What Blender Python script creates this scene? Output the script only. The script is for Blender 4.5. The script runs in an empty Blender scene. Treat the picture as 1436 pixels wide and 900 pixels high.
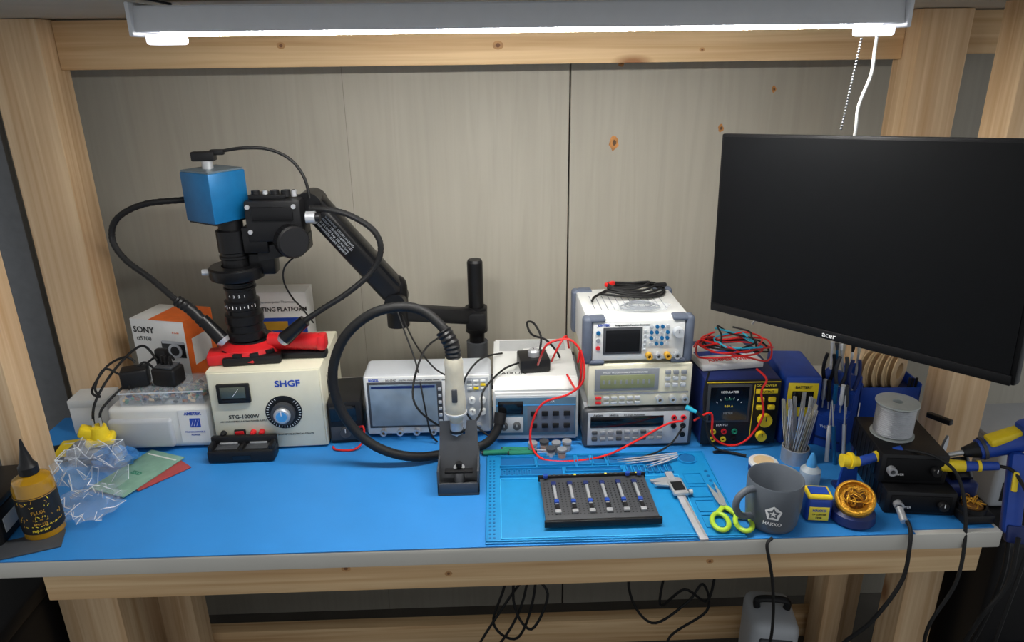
import bpy,bmesh,math,random
from mathutils import Vector,Matrix,Euler
random.seed(7)
SC=bpy.context.scene; COL=SC.collection
PI=math.pi
def lin(c):
    o=[]
    for v in c:
        v/=255.0; o.append(v/12.92 if v<=.04045 else ((v+.055)/1.055)**2.4)
    return o
# ---------------- materials ----------------
def M(name,col,rough=.5,metal=0,var=.08,scale=40,bump=0,trans=0,alpha=1,emit=0,coat=0,spec=.5):
    m=bpy.data.materials.new(name); m.use_nodes=True; nt=m.node_tree; N=nt.nodes; Lk=nt.links
    b=N["Principled BSDF"]; c=lin(col)
    tc=N.new("ShaderNodeTexCoord"); nz=N.new("ShaderNodeTexNoise"); nz.inputs["Scale"].default_value=scale; nz.inputs["Detail"].default_value=3
    Lk.new(tc.outputs["Object"],nz.inputs["Vector"])
    rp=N.new("ShaderNodeValToRGB"); rp.color_ramp.elements[0].position=.3; rp.color_ramp.elements[1].position=.7
    rp.color_ramp.elements[0].color=[x*(1-var) for x in c]+[1]; rp.color_ramp.elements[1].color=[min(1,x*(1+var)) for x in c]+[1]
    Lk.new(nz.outputs["Fac"],rp.inputs["Fac"]); Lk.new(rp.outputs["Color"],b.inputs["Base Color"])
    b.inputs["Roughness"].default_value=rough; b.inputs["Metallic"].default_value=metal; b.inputs["Specular IOR Level"].default_value=spec
    b.inputs["Transmission Weight"].default_value=trans; b.inputs["Alpha"].default_value=alpha; b.inputs["Coat Weight"].default_value=coat
    if emit: b.inputs["Emission Color"].default_value=c+[1]; b.inputs["Emission Strength"].default_value=emit
    if bump:
        bp=N.new("ShaderNodeBump"); bp.inputs["Strength"].default_value=bump; bp.inputs["Distance"].default_value=.002
        n2=N.new("ShaderNodeTexNoise"); n2.inputs["Scale"].default_value=scale*6; Lk.new(tc.outputs["Object"],n2.inputs["Vector"])
        Lk.new(n2.outputs["Fac"],bp.inputs["Height"]); Lk.new(bp.outputs["Normal"],b.inputs["Normal"])
    return m
def grain(name,lo,hi,st,knotc=None,knots=True,rough=.65,kscale=(3,3,1.6),bump=.3,knot_t=.05,wav=0.0,tone=.3):
    m=bpy.data.materials.new(name); m.use_nodes=True; nt=m.node_tree; N=nt.nodes; Lk=nt.links
    b=N["Principled BSDF"]; b.inputs["Roughness"].default_value=rough
    tc=N.new("ShaderNodeTexCoord")
    mp=N.new("ShaderNodeMapping"); mp.inputs["Scale"].default_value=st; Lk.new(tc.outputs["Object"],mp.inputs["Vector"])
    nz=N.new("ShaderNodeTexNoise"); nz.inputs["Scale"].default_value=1; nz.inputs["Detail"].default_value=6; nz.inputs["Distortion"].default_value=.6+wav; Lk.new(mp.outputs[0],nz.inputs["Vector"])
    rp=N.new("ShaderNodeValToRGB"); rp.color_ramp.elements[0].position=.3; rp.color_ramp.elements[1].position=.66
    rp.color_ramp.elements[0].color=lin(lo)+[1]; rp.color_ramp.elements[1].color=lin(hi)+[1]; Lk.new(nz.outputs["Fac"],rp.inputs["Fac"])
    out=rp.outputs["Color"]
    n3=N.new("ShaderNodeTexNoise"); n3.inputs["Scale"].default_value=2.2; Lk.new(tc.outputs["Object"],n3.inputs["Vector"])
    mx=N.new("ShaderNodeMix"); mx.data_type='RGBA'; mx.blend_type='MULTIPLY'; mx.inputs[0].default_value=tone
    r3=N.new("ShaderNodeValToRGB"); r3.color_ramp.elements[0].color=(.55,.55,.55,1); r3.color_ramp.elements[0].position=.35;r3.color_ramp.elements[1].position=.6
    Lk.new(n3.outputs["Fac"],r3.inputs["Fac"]); Lk.new(out,mx.inputs[6]); Lk.new(r3.outputs["Color"],mx.inputs[7]); out=mx.outputs[2]
    if knots:
        mk=N.new("ShaderNodeMapping"); mk.inputs["Scale"].default_value=kscale; Lk.new(tc.outputs["Object"],mk.inputs["Vector"])
        vo=N.new("ShaderNodeTexVoronoi"); vo.inputs["Scale"].default_value=1.0; Lk.new(mk.outputs[0],vo.inputs["Vector"])
        kr=N.new("ShaderNodeValToRGB"); kr.color_ramp.elements[0].position=knot_t*.5; kr.color_ramp.elements[1].position=knot_t*1.6
        kr.color_ramp.elements[0].color=(1,1,1,1); kr.color_ramp.elements[1].color=(0,0,0,1); Lk.new(vo.outputs["Distance"],kr.inputs["Fac"])
        m2=N.new("ShaderNodeMix"); m2.data_type='RGBA'; Lk.new(kr.outputs["Color"],m2.inputs[0]); Lk.new(out,m2.inputs[6]); m2.inputs[7].default_value=lin(knotc)+[1]; out=m2.outputs[2]
    Lk.new(out,b.inputs["Base Color"])
    bp=N.new("ShaderNodeBump"); bp.inputs["Strength"].default_value=bump; bp.inputs["Distance"].default_value=.001; Lk.new(nz.outputs["Fac"],bp.inputs["Height"]); Lk.new(bp.outputs["Normal"],b.inputs["Normal"])
    return m
WV=grain("pine_vertical",(204,164,120),(232,202,162),(60,60,1.5),(150,104,66),kscale=(4,4,1.8),knot_t=.06,bump=.2)
WH=grain("pine_horizontal",(202,160,112),(232,200,154),(1.5,60,60),(150,104,66),kscale=(1.8,5,5),knot_t=.06,bump=.2)
WALL=grain("painted_siding",(163,158,145),(170,165,152),(26,26,1.3),(134,118,96),rough=.6,kscale=(2.3,2.3,1.3),bump=.24,knot_t=.01,wav=1.6,tone=.16)
DARK=M("dark_gap",(20,19,18),.9); KNOT=M("resin_knot",(182,124,64),.5,var=.4,scale=60); KNOTD=M("knot_core",(84,62,42),.7,var=.3); GROOVE=M("shallow_groove",(120,116,105),.8)
KNL=M("pine_knot",(184,138,90),.6,var=.2,scale=60); KNLD=M("pine_knot_core",(124,82,50),.6,var=.2,scale=60)
SHELF=M("shelf_board",(168,160,146),.7,var=.08,scale=6); FLOOR=M("concrete_floor",(88,84,78),.85,var=.2,scale=5,bump=.2)
LAM=M("white_laminate",(200,197,188),.4,var=.03,scale=8); BLUEMAT=M("blue_rubber",(46,130,202),.45,var=.04,scale=9,bump=.05)
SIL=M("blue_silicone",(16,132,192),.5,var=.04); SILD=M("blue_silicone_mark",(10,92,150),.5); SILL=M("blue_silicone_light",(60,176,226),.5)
BLK=M("black_plastic",(20,20,22),.42,spec=.35); BLKM=M("black_metal",(17,17,19),.32,.2,spec=.4); BLKR=M("black_rubber",(20,20,21),.6,spec=.35); DGR=M("dark_grey_plastic",(62,64,68),.5)
SCRN=M("dark_screen",(10,12,16),.15,coat=.2); SCRM=M("monitor_panel",(8,9,11),.45,spec=.12); MBLK=M("monitor_shell",(12,12,14),.5,spec=.2)
CRM=M("cream_metal",(214,210,188),.45,var=.02); WHT=M("white_plastic",(212,213,211),.45,var=.02); CARD=M("white_card",(224,224,222),.6,var=.02)
LG=M("light_grey_plastic",(174,178,183),.45,var=.02); MG=M("mid_grey",(128,132,138),.5); BGB=M("blue_grey_bumper",(88,96,112),.5)
RED=M("red_plastic",(200,28,34),.4); REDC=M("red_cable",(210,28,24),.4); ORG=M("orange_card",(236,112,40),.5)
BLU=M("blue_anodised",(14,98,150),.38,.2); BLP=M("royal_blue_plastic",(24,66,158),.4); BLD=M("dark_blue_plastic",(18,36,92),.45); INK=M("blue_ink",(30,70,170),.5)
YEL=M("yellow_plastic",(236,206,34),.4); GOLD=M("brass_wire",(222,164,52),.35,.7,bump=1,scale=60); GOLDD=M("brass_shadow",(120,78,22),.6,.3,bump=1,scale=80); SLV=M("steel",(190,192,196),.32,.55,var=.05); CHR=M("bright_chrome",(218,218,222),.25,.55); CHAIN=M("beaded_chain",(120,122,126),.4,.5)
GRN=M("sage_foil",(120,158,140),.45,var=.12); GRD=M("green_handle",(22,120,92),.4); CLR=M("clear_plastic",(222,230,238),.12,alpha=.16,var=.02); BAG=M("bag_film",(206,214,226),.06,alpha=.11,var=.3,scale=25,coat=1); BAGF=M("bag_fold",(232,238,244),.15,alpha=.6); FOG=M("frosted_plastic",(205,212,210),.3,alpha=.6)
OIL=M("amber_oil",(196,146,22),.12,trans=.35,coat=.5); LBL=M("black_label",(18,17,16),.5); GLD=M("gold_ink",(190,144,44),.4)
BEI=M("beige_handle",(196,190,172),.5); BEI2=M("tape_beige",(214,186,144),.5); MUGM=M("grey_ceramic",(88,94,102),.4,var=.02); INKW=M("white_ink",(232,232,232),.5); INKK=M("black_ink",(24,24,24),.5)
INKY=M("yellow_ink",(236,214,60),.5); SOLD=M("solder_wire",(168,170,174),.32,.75,bump=.6,scale=80); LCD=M("lcd_green",(126,132,96),.3); LCDX=M("meter_window",(74,80,70),.25,coat=.4); LCDB=M("screen_reflection_grey",(128,142,154),.15,coat=.4,var=.45,scale=9)
LIME=M("lime_plastic",(168,202,56),.4); COP=M("copper",(190,110,60),.3,.9); TEAL=M("teal_panel",(74,104,126),.45)
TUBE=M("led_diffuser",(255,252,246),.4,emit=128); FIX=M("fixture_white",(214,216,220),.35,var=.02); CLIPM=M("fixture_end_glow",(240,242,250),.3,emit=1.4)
BRN=M("brown_pcb",(150,100,70),.5); CAMT=M("camera_lid",(96,112,122),.4,.3); SKY=M("sky_cap",(70,150,210)); CYAN=M("cyan_wire",(40,170,200))
# ---------------- mesh builder ----------------
class P:
    def __init__(s): s.bm=bmesh.new(); s.mats=[]
    def _add(s,t,mat,X=None):
        if mat not in s.mats: s.mats.append(mat)
        i=s.mats.index(mat)
        for f in t.faces: f.material_index=i; f.smooth=True
        if X is not None: t.transform(X)
        me=bpy.data.meshes.new('t'); t.to_mesh(me); t.free(); s.bm.from_mesh(me); bpy.data.meshes.remove(me); return s
    def box(s,c,size,mat,rot=(0,0,0),bev=0,seg=2,X=None):
        t=bmesh.new(); bmesh.ops.create_cube(t,size=1); bmesh.ops.scale(t,vec=size,verts=t.verts)
        if bev: bmesh.ops.bevel(t,geom=t.edges[:],offset=min(bev,.45*min(size)),segments=seg,affect='EDGES',profile=.5)
        Y=Matrix.Translation(c)@Euler(rot).to_matrix().to_4x4()
        return s._add(t,mat,(X@Y) if X is not None else Y)
    def bx(s,x0,x1,y0,y1,z0,z1,mat,bev=0,seg=2):
        return s.box(((x0+x1)/2,(y0+y1)/2,(z0+z1)/2),(abs(x1-x0),abs(y1-y0),abs(z1-z0)),mat,bev=bev,seg=seg)
    def beam(s,p0,p1,w,h,mat,bev=0,up=(0,0,1),seg=2):
        p0=Vector(p0);p1=Vector(p1);d=(p1-p0);L=d.length;d.normalize();u=Vector(up);sd=d.cross(u).normalized();u=sd.cross(d)
        X=Matrix((( sd.x,u.x,d.x),(sd.y,u.y,d.y),(sd.z,u.z,d.z))).to_4x4(); X.translation=(p0+p1)/2
        t=bmesh.new(); bmesh.ops.create_cube(t,size=1); bmesh.ops.scale(t,vec=(w,h,L),verts=t.verts)
        if bev: bmesh.ops.bevel(t,geom=t.edges[:],offset=min(bev,.45*min(w,h,L)),segments=seg,affect='EDGES',profile=.5)
        return s._add(t,mat,X)
    def cyl(s,p0,p1,r,mat,r2=None,n=20):
        p0=Vector(p0);p1=Vector(p1);d=p1-p0;L=d.length
        t=bmesh.new(); bmesh.ops.create_cone(t,cap_ends=True,segments=n,radius1=r,radius2=r if r2 is None else max(r2,1e-5),depth=L)
        X=d.to_track_quat('Z','Y').to_matrix().to_4x4(); X.translation=(p0+p1)/2
        return s._add(t,mat,X)
    def lathe(s,prof,mat,o=(0,0,0),ax=(0,0,1),n=28):
        t=bmesh.new(); rings=[]
        for r,z in prof:
            if r<1e-6: rings.append([t.verts.new((0,0,z))])
            else: rings.append([t.verts.new((r*math.cos(2*PI*i/n),r*math.sin(2*PI*i/n),z)) for i in range(n)])
        for a,b in zip(rings,rings[1:]):
            for i in range(n):
                j=(i+1)%n
                if len(a)==1 and len(b)==1: continue
                if len(a)==1: t.faces.new((a[0],b[j],b[i]))
                elif len(b)==1: t.faces.new((a[i],a[j],b[0]))
                else: t.faces.new((a[i],a[j],b[j],b[i]))
        bmesh.ops.recalc_face_normals(t,faces=t.faces)
        X=Vector(ax).to_track_quat('Z','Y').to_matrix().to_4x4(); X.translation=o
        return s._add(t,mat,X)
    def sph(s,c,r,mat,sc=(1,1,1),rot=(0,0,0),n=16):
        t=bmesh.new(); bmesh.ops.create_uvsphere(t,u_segments=n,v_segments=max(8,n//2),radius=r); bmesh.ops.scale(t,vec=sc,verts=t.verts)
        return s._add(t,mat,Matrix.Translation(c)@Euler(rot).to_matrix().to_4x4())
    def tube(s,pts,r,mat,n=8,res=7,closed=False,rib=0):
        P0=[Vector(p) for p in pts]; k=len(P0); S=[]
        segs=k if closed else k-1
        for i in range(segs):
            if closed: a,b,c,d=P0[(i-1)%k],P0[i],P0[(i+1)%k],P0[(i+2)%k]
            else: a,b,c,d=P0[max(i-1,0)],P0[i],P0[i+1],P0[min(i+2,k-1)]
            for j in range(res):
                t=j/res; S.append(.5*((2*b)+(-a+c)*t+(2*a-5*b+4*c-d)*t*t+(-a+3*b-3*c+d)*t**3))
        if not closed: S.append(P0[-1])
        t=bmesh.new(); rings=[]; up=None; m=len(S)
        for i,p in enumerate(S):
            tg=(S[(i+1)%m]-S[i-1]) if closed else (S[min(i+1,m-1)]-S[max(i-1,0)])
            if tg.length<1e-9: tg=Vector((0,0,1))
            tg.normalize()
            if up is None:
                up=Vector((0,0,1)) if abs(tg.z)<.9 else Vector((1,0,0))
            sd=tg.cross(up); 
            if sd.length<1e-6: sd=tg.orthogonal()
            sd.normalize(); up=sd.cross(tg)
            rr=(r(i/(m-1)) if callable(r) else r)*(1+(rib if i%2 else 0))
            rings.append([t.verts.new(p+sd*rr*math.cos(2*PI*q/n)+up*rr*math.sin(2*PI*q/n)) for q in range(n)])
        pr=list(zip(rings,rings[1:]))+([(rings[-1],rings[0])] if closed else [])
        for a,b in pr:
            for q in range(n): t.faces.new((a[q],b[q],b[(q+1)%n],a[(q+1)%n]))
        if not closed: t.faces.new(rings[0]); t.faces.new(rings[-1][::-1])
        bmesh.ops.recalc_face_normals(t,faces=t.faces)
        return s._add(t,mat)
    def prism(s,pts,h,mat,X=None,bev=0):
        t=bmesh.new(); vs=[t.verts.new((x,y,0)) for x,y in pts]; f=t.faces.new(vs)
        r=bmesh.ops.extrude_face_region(t,geom=[f]); bmesh.ops.translate(t,vec=(0,0,h),verts=[v for v in r['geom'] if isinstance(v,bmesh.types.BMVert)])
        bmesh.ops.recalc_face_normals(t,faces=t.faces)
        if bev: bmesh.ops.bevel(t,geom=t.edges[:],offset=bev,segments=2,affect='EDGES')
        return s._add(t,mat,X)
    def ring(s,c,ro,ri,h,mat,ax=(0,0,1),n=28):
        return s.lathe([(ri,0),(ro,0),(ro,h),(ri,h),(ri,0)],mat,c,ax,n)
    def text(s,body,size,X,mat,al='CENTER',bold=0,ext=.0003,wrap=None,sx=1):
        cu=bpy.data.curves.new('t','FONT'); cu.body=body; cu.size=size; cu.align_x=al; cu.extrude=ext; cu.offset=bold*size; cu.resolution_u=2
        ob=bpy.data.objects.new('t',cu); COL.objects.link(ob)
        me=bpy.data.meshes.new_from_object(ob); t=bmesh.new(); t.from_mesh(me)
        bpy.data.objects.remove(ob); bpy.data.curves.remove(cu); bpy.data.meshes.remove(me)
        if sx!=1: bmesh.ops.scale(t,vec=(sx,1,1),verts=t.verts)
        if wrap:
            R_,a0,z0=wrap
            for v in t.verts:
                a=a0+v.co.x/R_; q=R_+.0003+v.co.z; v.co=Vector((q*math.sin(a),-q*math.cos(a),z0+v.co.y))
            return s._add(t,mat,X)
        return s._add(t,mat,X)
    def T(s,body,size,x,z,mat,y=0,al='CENTER',bold=0,sx=1): return s.text(body,size,FX(x,y-.0006,z),mat,al,bold,sx=sx)
    def out(s,name,parent=None,label=None,cat=None,loc=(0,0,0),rz=0,w=False,rot=None,ang=35,group=None):
        if w and parent is not None: s.bm.transform(MTX[parent.name].inverted())
        me=bpy.data.meshes.new(name); s.bm.to_mesh(me); s.bm.free()
        for m in s.mats: me.materials.append(m)
        me.set_sharp_from_angle(angle=math.radians(ang))
        ob=bpy.data.objects.new(name,me); COL.objects.link(ob)
        if parent is not None: ob.parent=parent
        else: ob.location=loc; ob.rotation_euler=rot if rot else (0,0,rz)
        if label: ob["label"]=label
        if cat: ob["category"]=cat
        if group: ob["group"]=group
        return ob
MTX={}
def thing(name,label,cat,loc=(0,0,0),rz=0,group=None,rot=None):
    e=bpy.data.objects.new(name,None); COL.objects.link(e); e.location=loc; e.rotation_euler=rot if rot else (0,0,rz); e.empty_display_size=.02
    e["label"]=label; e["category"]=cat
    if group: e["group"]=group
    MTX[e.name]=Matrix.Translation(loc)@Euler(rot if rot else (0,0,rz)).to_matrix().to_4x4(); return e
def FX(x,y,z): return Matrix.Translation((x,y,z))@Matrix.Rotation(PI/2,4,'X')
def TX(x,y,z,rz=0): return Matrix.Translation((x,y,z))@Matrix.Rotation(rz,4,'Z')
def SIDE(x,y=0,z=0): return Matrix.Translation((x,y,z))@Matrix(((0,0,1,0),(1,0,0,0),(0,1,0,0),(0,0,0,1)))
def BX(o,xd,n):
    x=Vector(xd).normalized(); n=Vector(n); n=(n-x*n.dot(x)).normalized(); y=n.cross(x)
    X=Matrix(((x.x,y.x,n.x),(x.y,y.y,n.y),(x.z,y.z,n.z))).to_4x4(); X.translation=o; return X
def knob(par,x,z,r,h,mat,cap=None,y=0,name="knob"):
    p=P(); p.lathe([(0,0),(r,0),(r,h*.8),(r*.88,h),(0,h)],mat,(x,y,z),(0,-1,0),24); 
    p.box((x,y-h-.0003,z+r*.45),(r*.14,.0012,r*.7),cap or INKW)
    return p.out(name,par)
def jacks(par,lst,r=.006,y=0,name="input_jack"):
    for x,z,m in lst:
        p=P(); p.ring((x,y,z),r,r*.5,.004,m,(0,-1,0),16); p.cyl((x,y,z),(x,y-.0015,z),r*.55,BLK,n=12); p.out(name,par)
def bncs(par,lst,y=-.003,mat=None):
    for x,z in lst: P().ring((x,y,z),.0078,.0038,.014,mat or SLV,(0,-1,0),16).cyl((x,y,z),(x,y-.01,z),.0015,GLD,n=8).out("bnc_connector",par)
# ---------------- room ----------------
p=P()
for a,b in ((-2.4,.2125),(.2165,2.4)): p.bx(a,b,1.95,1.97,0,2.6,WALL,.0015,1)
p.bx(-.3755,-.3745,1.9495,1.96,0,2.6,GROOVE); p.bx(-2.4,2.4,1.972,2.0,0,2.6,DARK)
for x,z,r in ((.333,1.545,.018),(.62,1.578,.010),(.345,1.748,.012),(.752,1.675,.008)):
    n=11; pts=[(r*(.7+.5*random.random())*math.cos(2*PI*i/n)*.8,r*(.7+.5*random.random())*math.sin(2*PI*i/n)*1.1) for i in range(n)]
    p.prism(pts,.0008,KNOT,FX(x,1.95,z)); p.prism([(a*.4+r*.1,b*.4) for a,b in pts],.0012,KNOTD,FX(x,1.95,z))
o=p.out("wall_back"); o["kind"]="structure"
p=P(); p.bx(-2.4,2.4,-1.5,2.0,-.05,0,FLOOR); o=p.out("floor"); o["kind"]="structure"
# ---------------- wooden frame ----------------
fr=thing("shelving_frame","tall pine lumber frame with an overhead shelf around the bench","shelf",(0,1.5,0))
def post(x0,x1,y0,y1,z0,z1):
    P().bx(x0,x1,y0,y1,z0,z1,WV,.002).out("post",fr,w=True)
post(-1.095,-.975,1.70,1.80,0,1.855); post(.976,1.092,1.70,1.80,0,1.855)
post(-1.05,-.99,1.345,1.43,.9005,1.855); post(1.0,1.09,1.385,1.47,0,1.855)
def knots(p,lst,y):
    n=12
    for x,z,r in lst:
        p.prism([(r*(1+.2*random.random())*math.cos(2*PI*i/n),r*.8*math.sin(2*PI*i/n)) for i in range(n)],.0004,KNL,FX(x,y,z)); p.prism([(r*.45*math.cos(2*PI*i/n),r*.4*math.sin(2*PI*i/n)) for i in range(n)],.0007,KNLD,FX(x,y,z))
p=P().bx(-.974,.975,1.76,1.80,1.748,1.853,WH,.002); knots(p,((-.47,1.795,.009),(.025,1.79,.012),(.5,1.775,.006)),1.76); p.out("upper_rail",fr,w=True)
P().bx(1.093,1.8,1.76,1.80,1.758,1.853,WH,.002).out("upper_rail",fr,w=True)
P().bx(-1.5,1.6,1.02,1.94,1.856,1.876,SHELF,.002).out("shelf_board",fr,w=True)
P().bx(-.974,.975,1.71,1.75,.06,.15,WH,.002).out("lower_rail",fr,w=True)
# ---------------- workbench ----------------
wb=thing("workbench","long workbench with pale laminate top on pine legs","workbench",(0,1.4,0))
P().bx(-1.12,.972,1.112,1.685,.862,.898,LAM,.003).out("bench_top",wb,w=True)
p=P().bx(-.885,.97,1.15,1.188,.775,.8615,WH,.002); knots(p,((-.30,.83,.009),(-.1,.81,.007),(.42,.82,.007)),1.15); p.out("apron",wb,w=True)
for x0,x1,y0,y1 in ((-1.02,-.885,1.35,1.44),(-.94,-.85,1.6,1.68),(.93,.985,1.6,1.68)):
    P().bx(x0,x1,y0,y1,0,.8615,WV,.002).out("leg",wb,w=True)
P().bx(-.97,.97,1.686,1.90,.862,.898,LAM,.002).out("bench_top_extension",wb,w=True)
p=P(); p.bx(-1.118,.80,1.113,1.684,.8982,.9,BLUEMAT); p.bx(.80,.962,1.125,1.684,.8982,.9,BLUEMAT)
p.out("bench_mat",None,"smooth bright blue rubber mat covering the bench top","mat")
# ---------------- shop light ----------------
sl=thing("shop_light","long white LED shop light under the shelf, switched on","light",(.06,1.22,1.79))
p=P(); p.prism([(-.034,.0),(.05,.0),(.05,.038),(-.026,.038)],1.19,FIX,SIDE(-.536,1.22,1.808),bev=.002)
p.bx(-.541,-.534,1.18,1.275,1.802,1.851,FIX,.002); p.bx(.654,.661,1.18,1.275,1.802,1.851,FIX,.002); p.out("housing",sl,w=True)
P().bx(-.50,.62,1.194,1.224,1.8025,1.8078,TUBE,.001).out("led_strip",sl,w=True)
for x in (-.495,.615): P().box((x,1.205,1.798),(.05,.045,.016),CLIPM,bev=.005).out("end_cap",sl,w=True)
p=P()
for i in range(30): p.sph((.60-i*.0004,1.21,1.786-i*.0048),.0021,CHAIN,n=8)
p.out("pull_chain",sl,w=True)
P().tube([(.645,1.25,1.80),(.64,1.24,1.77),(.635,1.23,1.73),(.622,1.23,1.68),(.628,1.25,1.60),(.64,1.4,1.35),(.66,1.68,1.12)],.0028,WHT).out("power_cord",sl,w=True)
for x in (-.5,.62): P().tube([(x,1.22,1.852),(x+.02,1.2,1.848),(x,1.16,1.853)],.002,BLKM).out("hanger",sl,w=True)
# ---------------- monitor ----------------
e1=Vector((.561,-.826,.061)).normalized(); e2=Vector((.0135,.067,.998)); e2=(e2-e1*e2.dot(e1)).normalized(); e3=e1.cross(e2)
BL=Vector((.457,1.400,1.265)); MX=Matrix(((e1.x,e2.x,e3.x),(e1.y,e2.y,e3.y),(e1.z,e2.z,e3.z))).to_4x4(); MX.translation=BL
mo=thing("monitor","large black flat monitor on an arm, screen off","monitor",BL)
p=P(); p.box((.28,.1765,-.011),(.565,.357,.02),MBLK,bev=.003,X=MX); p.box((.28,.006,.001),(.555,.016,.005),MBLK,bev=.001,X=MX); p.out("case",mo,w=True)
P().box((.28,.182,.0005),(.55,.335,.002),SCRM,X=MX).out("screen",mo,w=True)
P().text("acer",.0135,MX@Matrix.Translation((.268,.002,.0038)),INKW,sx=1.1).out("logo",mo,w=True)
a=MX@Vector((.28,.17,-.05)); P().box((.28,.17,-.035),(.12,.12,.03),BLK,bev=.004,X=MX).beam(a,(.95,1.30,a.z),.04,.04,BLKM,.005).cyl((.95,1.30,a.z-.06),(.95,1.30,a.z+.05),.025,BLKM).beam((.95,1.30,a.z),(1.03,1.384,a.z),.05,.05,BLKM,.004).out("monitor_arm",mo,w=True)
# ---------------- variac ----------------
va=thing("voltage_regulator","cream metal voltage regulator box with black dial","power supply",(-.527,1.494,.9),.035)
W=.129
p=P(); p.bx(-W,W,.004,.24,.004,.205,CRM,.004); p.bx(-W+.004,W-.004,0,.006,.006,.201,CRM,.002)
for x in (-.11,.11):
    for y in (.03,.21): p.cyl((x,y,0),(x,y,.006),.01,BLKR)
for i in range(9): p.bx(W,W+.0006,.06+i*.015,.066+i*.015,.08,.16,DARK)
p.T("SHGF",.022,.052,.163,INK,bold=.025,sx=1.1); p.T("STG-1000W",.0135,-.056,.086,INKK,bold=.015); p.T("AC VOLTAGE REGULATING POWER SUPPLY",.0054,-.058,.077,INKK)
p.T("JIANGSU GUANGFA ELECTRICAL CO.,LTD",.0058,.045,.038,INKK); p.out("body",va)
p=P(); p.box((-.07,-.003,.152),(.074,.01,.048),BLK,bev=.003); p.box((-.07,-.0085,.156),(.056,.003,.028),LCDX,bev=.001); p.bx(-.096,-.044,-.0105,-.0085,.134,.140,BLK); p.beam((-.072,-.0105,.146),(-.056,-.0105,.166),.0008,.0008,INKW); p.out("voltmeter",va)
p=P(); p.cyl((.036,0,.098),(.036,-.002,.098),.042,BLK,n=40)
for i in range(30):
    a=i*2*PI/36+PI*.65; p.box((.036+.037*math.cos(a),-.0025,.098+.037*math.sin(a)),(.005,.001,.001),INKW,rot=(0,-a,0))
p.cyl((.036,-.002,.098),(.036,-.016,.098),.027,DGR,n=28); p.out("dial",va)
P().lathe([(0,0),(.019,0),(.019,.007),(.016,.01),(0,.01)],SLV,(.036,-.016,.098),(0,-1,0)).cyl((.036,-.026,.098),(.036,-.0265,.098),.0125,SKY,n=24).box((.036,-.0268,.107),(.002,.001,.012),INKW).out("knob",va)
p=P(); p.box((-.07,-.002,.05),(.026,.006,.016),BLK,bev=.002); p.box((-.07,-.006,.05),(.019,.004,.011),RED,rot=(.15,0,0),bev=.001); p.out("switch",va)
for x in (-.108,-.04,-.02): P().lathe([(0,0),(.007,0),(.006,.01),(.004,.014),(0,.014)],BLK if x<-.05 else RED,(x,0,.05),(0,-1,0),16).out("terminal",va)
ch=thing("battery_charger","black two-bay battery charger in front of the cream box","charger",(-.581,1.436,.9),.02)
p=P(); p.bx(-.078,.072,0,.046,.002,.032,BLK,.005); p.bx(-.078,.072,.034,.048,.01,.05,BLK,.004); p.bx(-.076,-.066,.004,.046,.02,.042,BLK,.003); p.bx(.06,.07,.004,.046,.02,.042,BLK,.003); p.bx(-.006,.002,.004,.042,.02,.038,BLK,.003); p.out("body",ch)
for x in (-.036,.032): P().bx(x-.025,x+.025,.008,.033,.0325,.0333,DGR,.0003).bx(x-.02,x+.02,.028,.033,.0335,.038,SLV,.001).out("battery_bay",ch)
P().bx(-.02,.02,-.0008,0,.01,.02,SCRN).out("display",ch)
# ---------------- white case ----------------
am=thing("white_instrument_case","white plastic instrument case with a blue logo label","instrument",(-.785,1.505,.9))
p=P(); p.bx(-.118,.118,.0,.31,.006,.112,WHT,.012,3); p.bx(-.118,.03,-.012,.01,.012,.085,LG,.008,3)
for x in (-.1,.1): p.box((x,.03,.004),(.03,.03,.008),DGR)
p.out("body",am)
p=P(); p.bx(.045,.112,-.0012,0,.02,.105,CARD); p.T("AMETEK",.0105,.079,.092,INK,-.001,bold=.03); p.bx(.07,.094,-.002,-.0012,.06,.083,INK)
for i in range(3): p.beam((.073+i*.006,-.0025,.064),(.079+i*.006,-.0025,.079),.0014,.0006,INKW)
p.T("PROGRAMMABLE",.006,.079,.046,INK,-.001); p.T("POWER",.006,.079,.038,INK,-.001); p.out("label_plate",am)
og=thing("parts_organizer","clear plastic compartment box of small electronic parts","box",(-.775,1.515,1.0125),.03)
p=P(); p.bx(-.095,.095,0,.10,0,.003,CLR,.001)
for x in (-.095,-.0475,0,.0475,.093): p.bx(x,x+.002,0,.1,.003,.032,CLR)
for y in (0,.05,.098): p.bx(-.095,.095,y,y+.002,.003,.032,CLR)
p.out("tray",og); P().bx(-.097,.097,-.002,.102,.0325,.036,CLR,.001).bx(-.02,.02,-.006,0,.022,.036,CLR,.001).bx(-.097,.097,-.0025,-.0018,.0325,.036,BAGF).out("lid",og)
p=P()
for i in range(200): p.box((random.uniform(-.09,.09),random.uniform(.005,.095),.006+random.random()*.014),(.011,.006,.005),random.choice([COP,SLV,BRN,GRD,BEI2,BLK,MG,BEI2,MG,BRN,BLD]),rot=(random.random(),random.random(),random.random()*3))
o=p.out("electronic_parts",og); o["kind"]="stuff"
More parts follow.
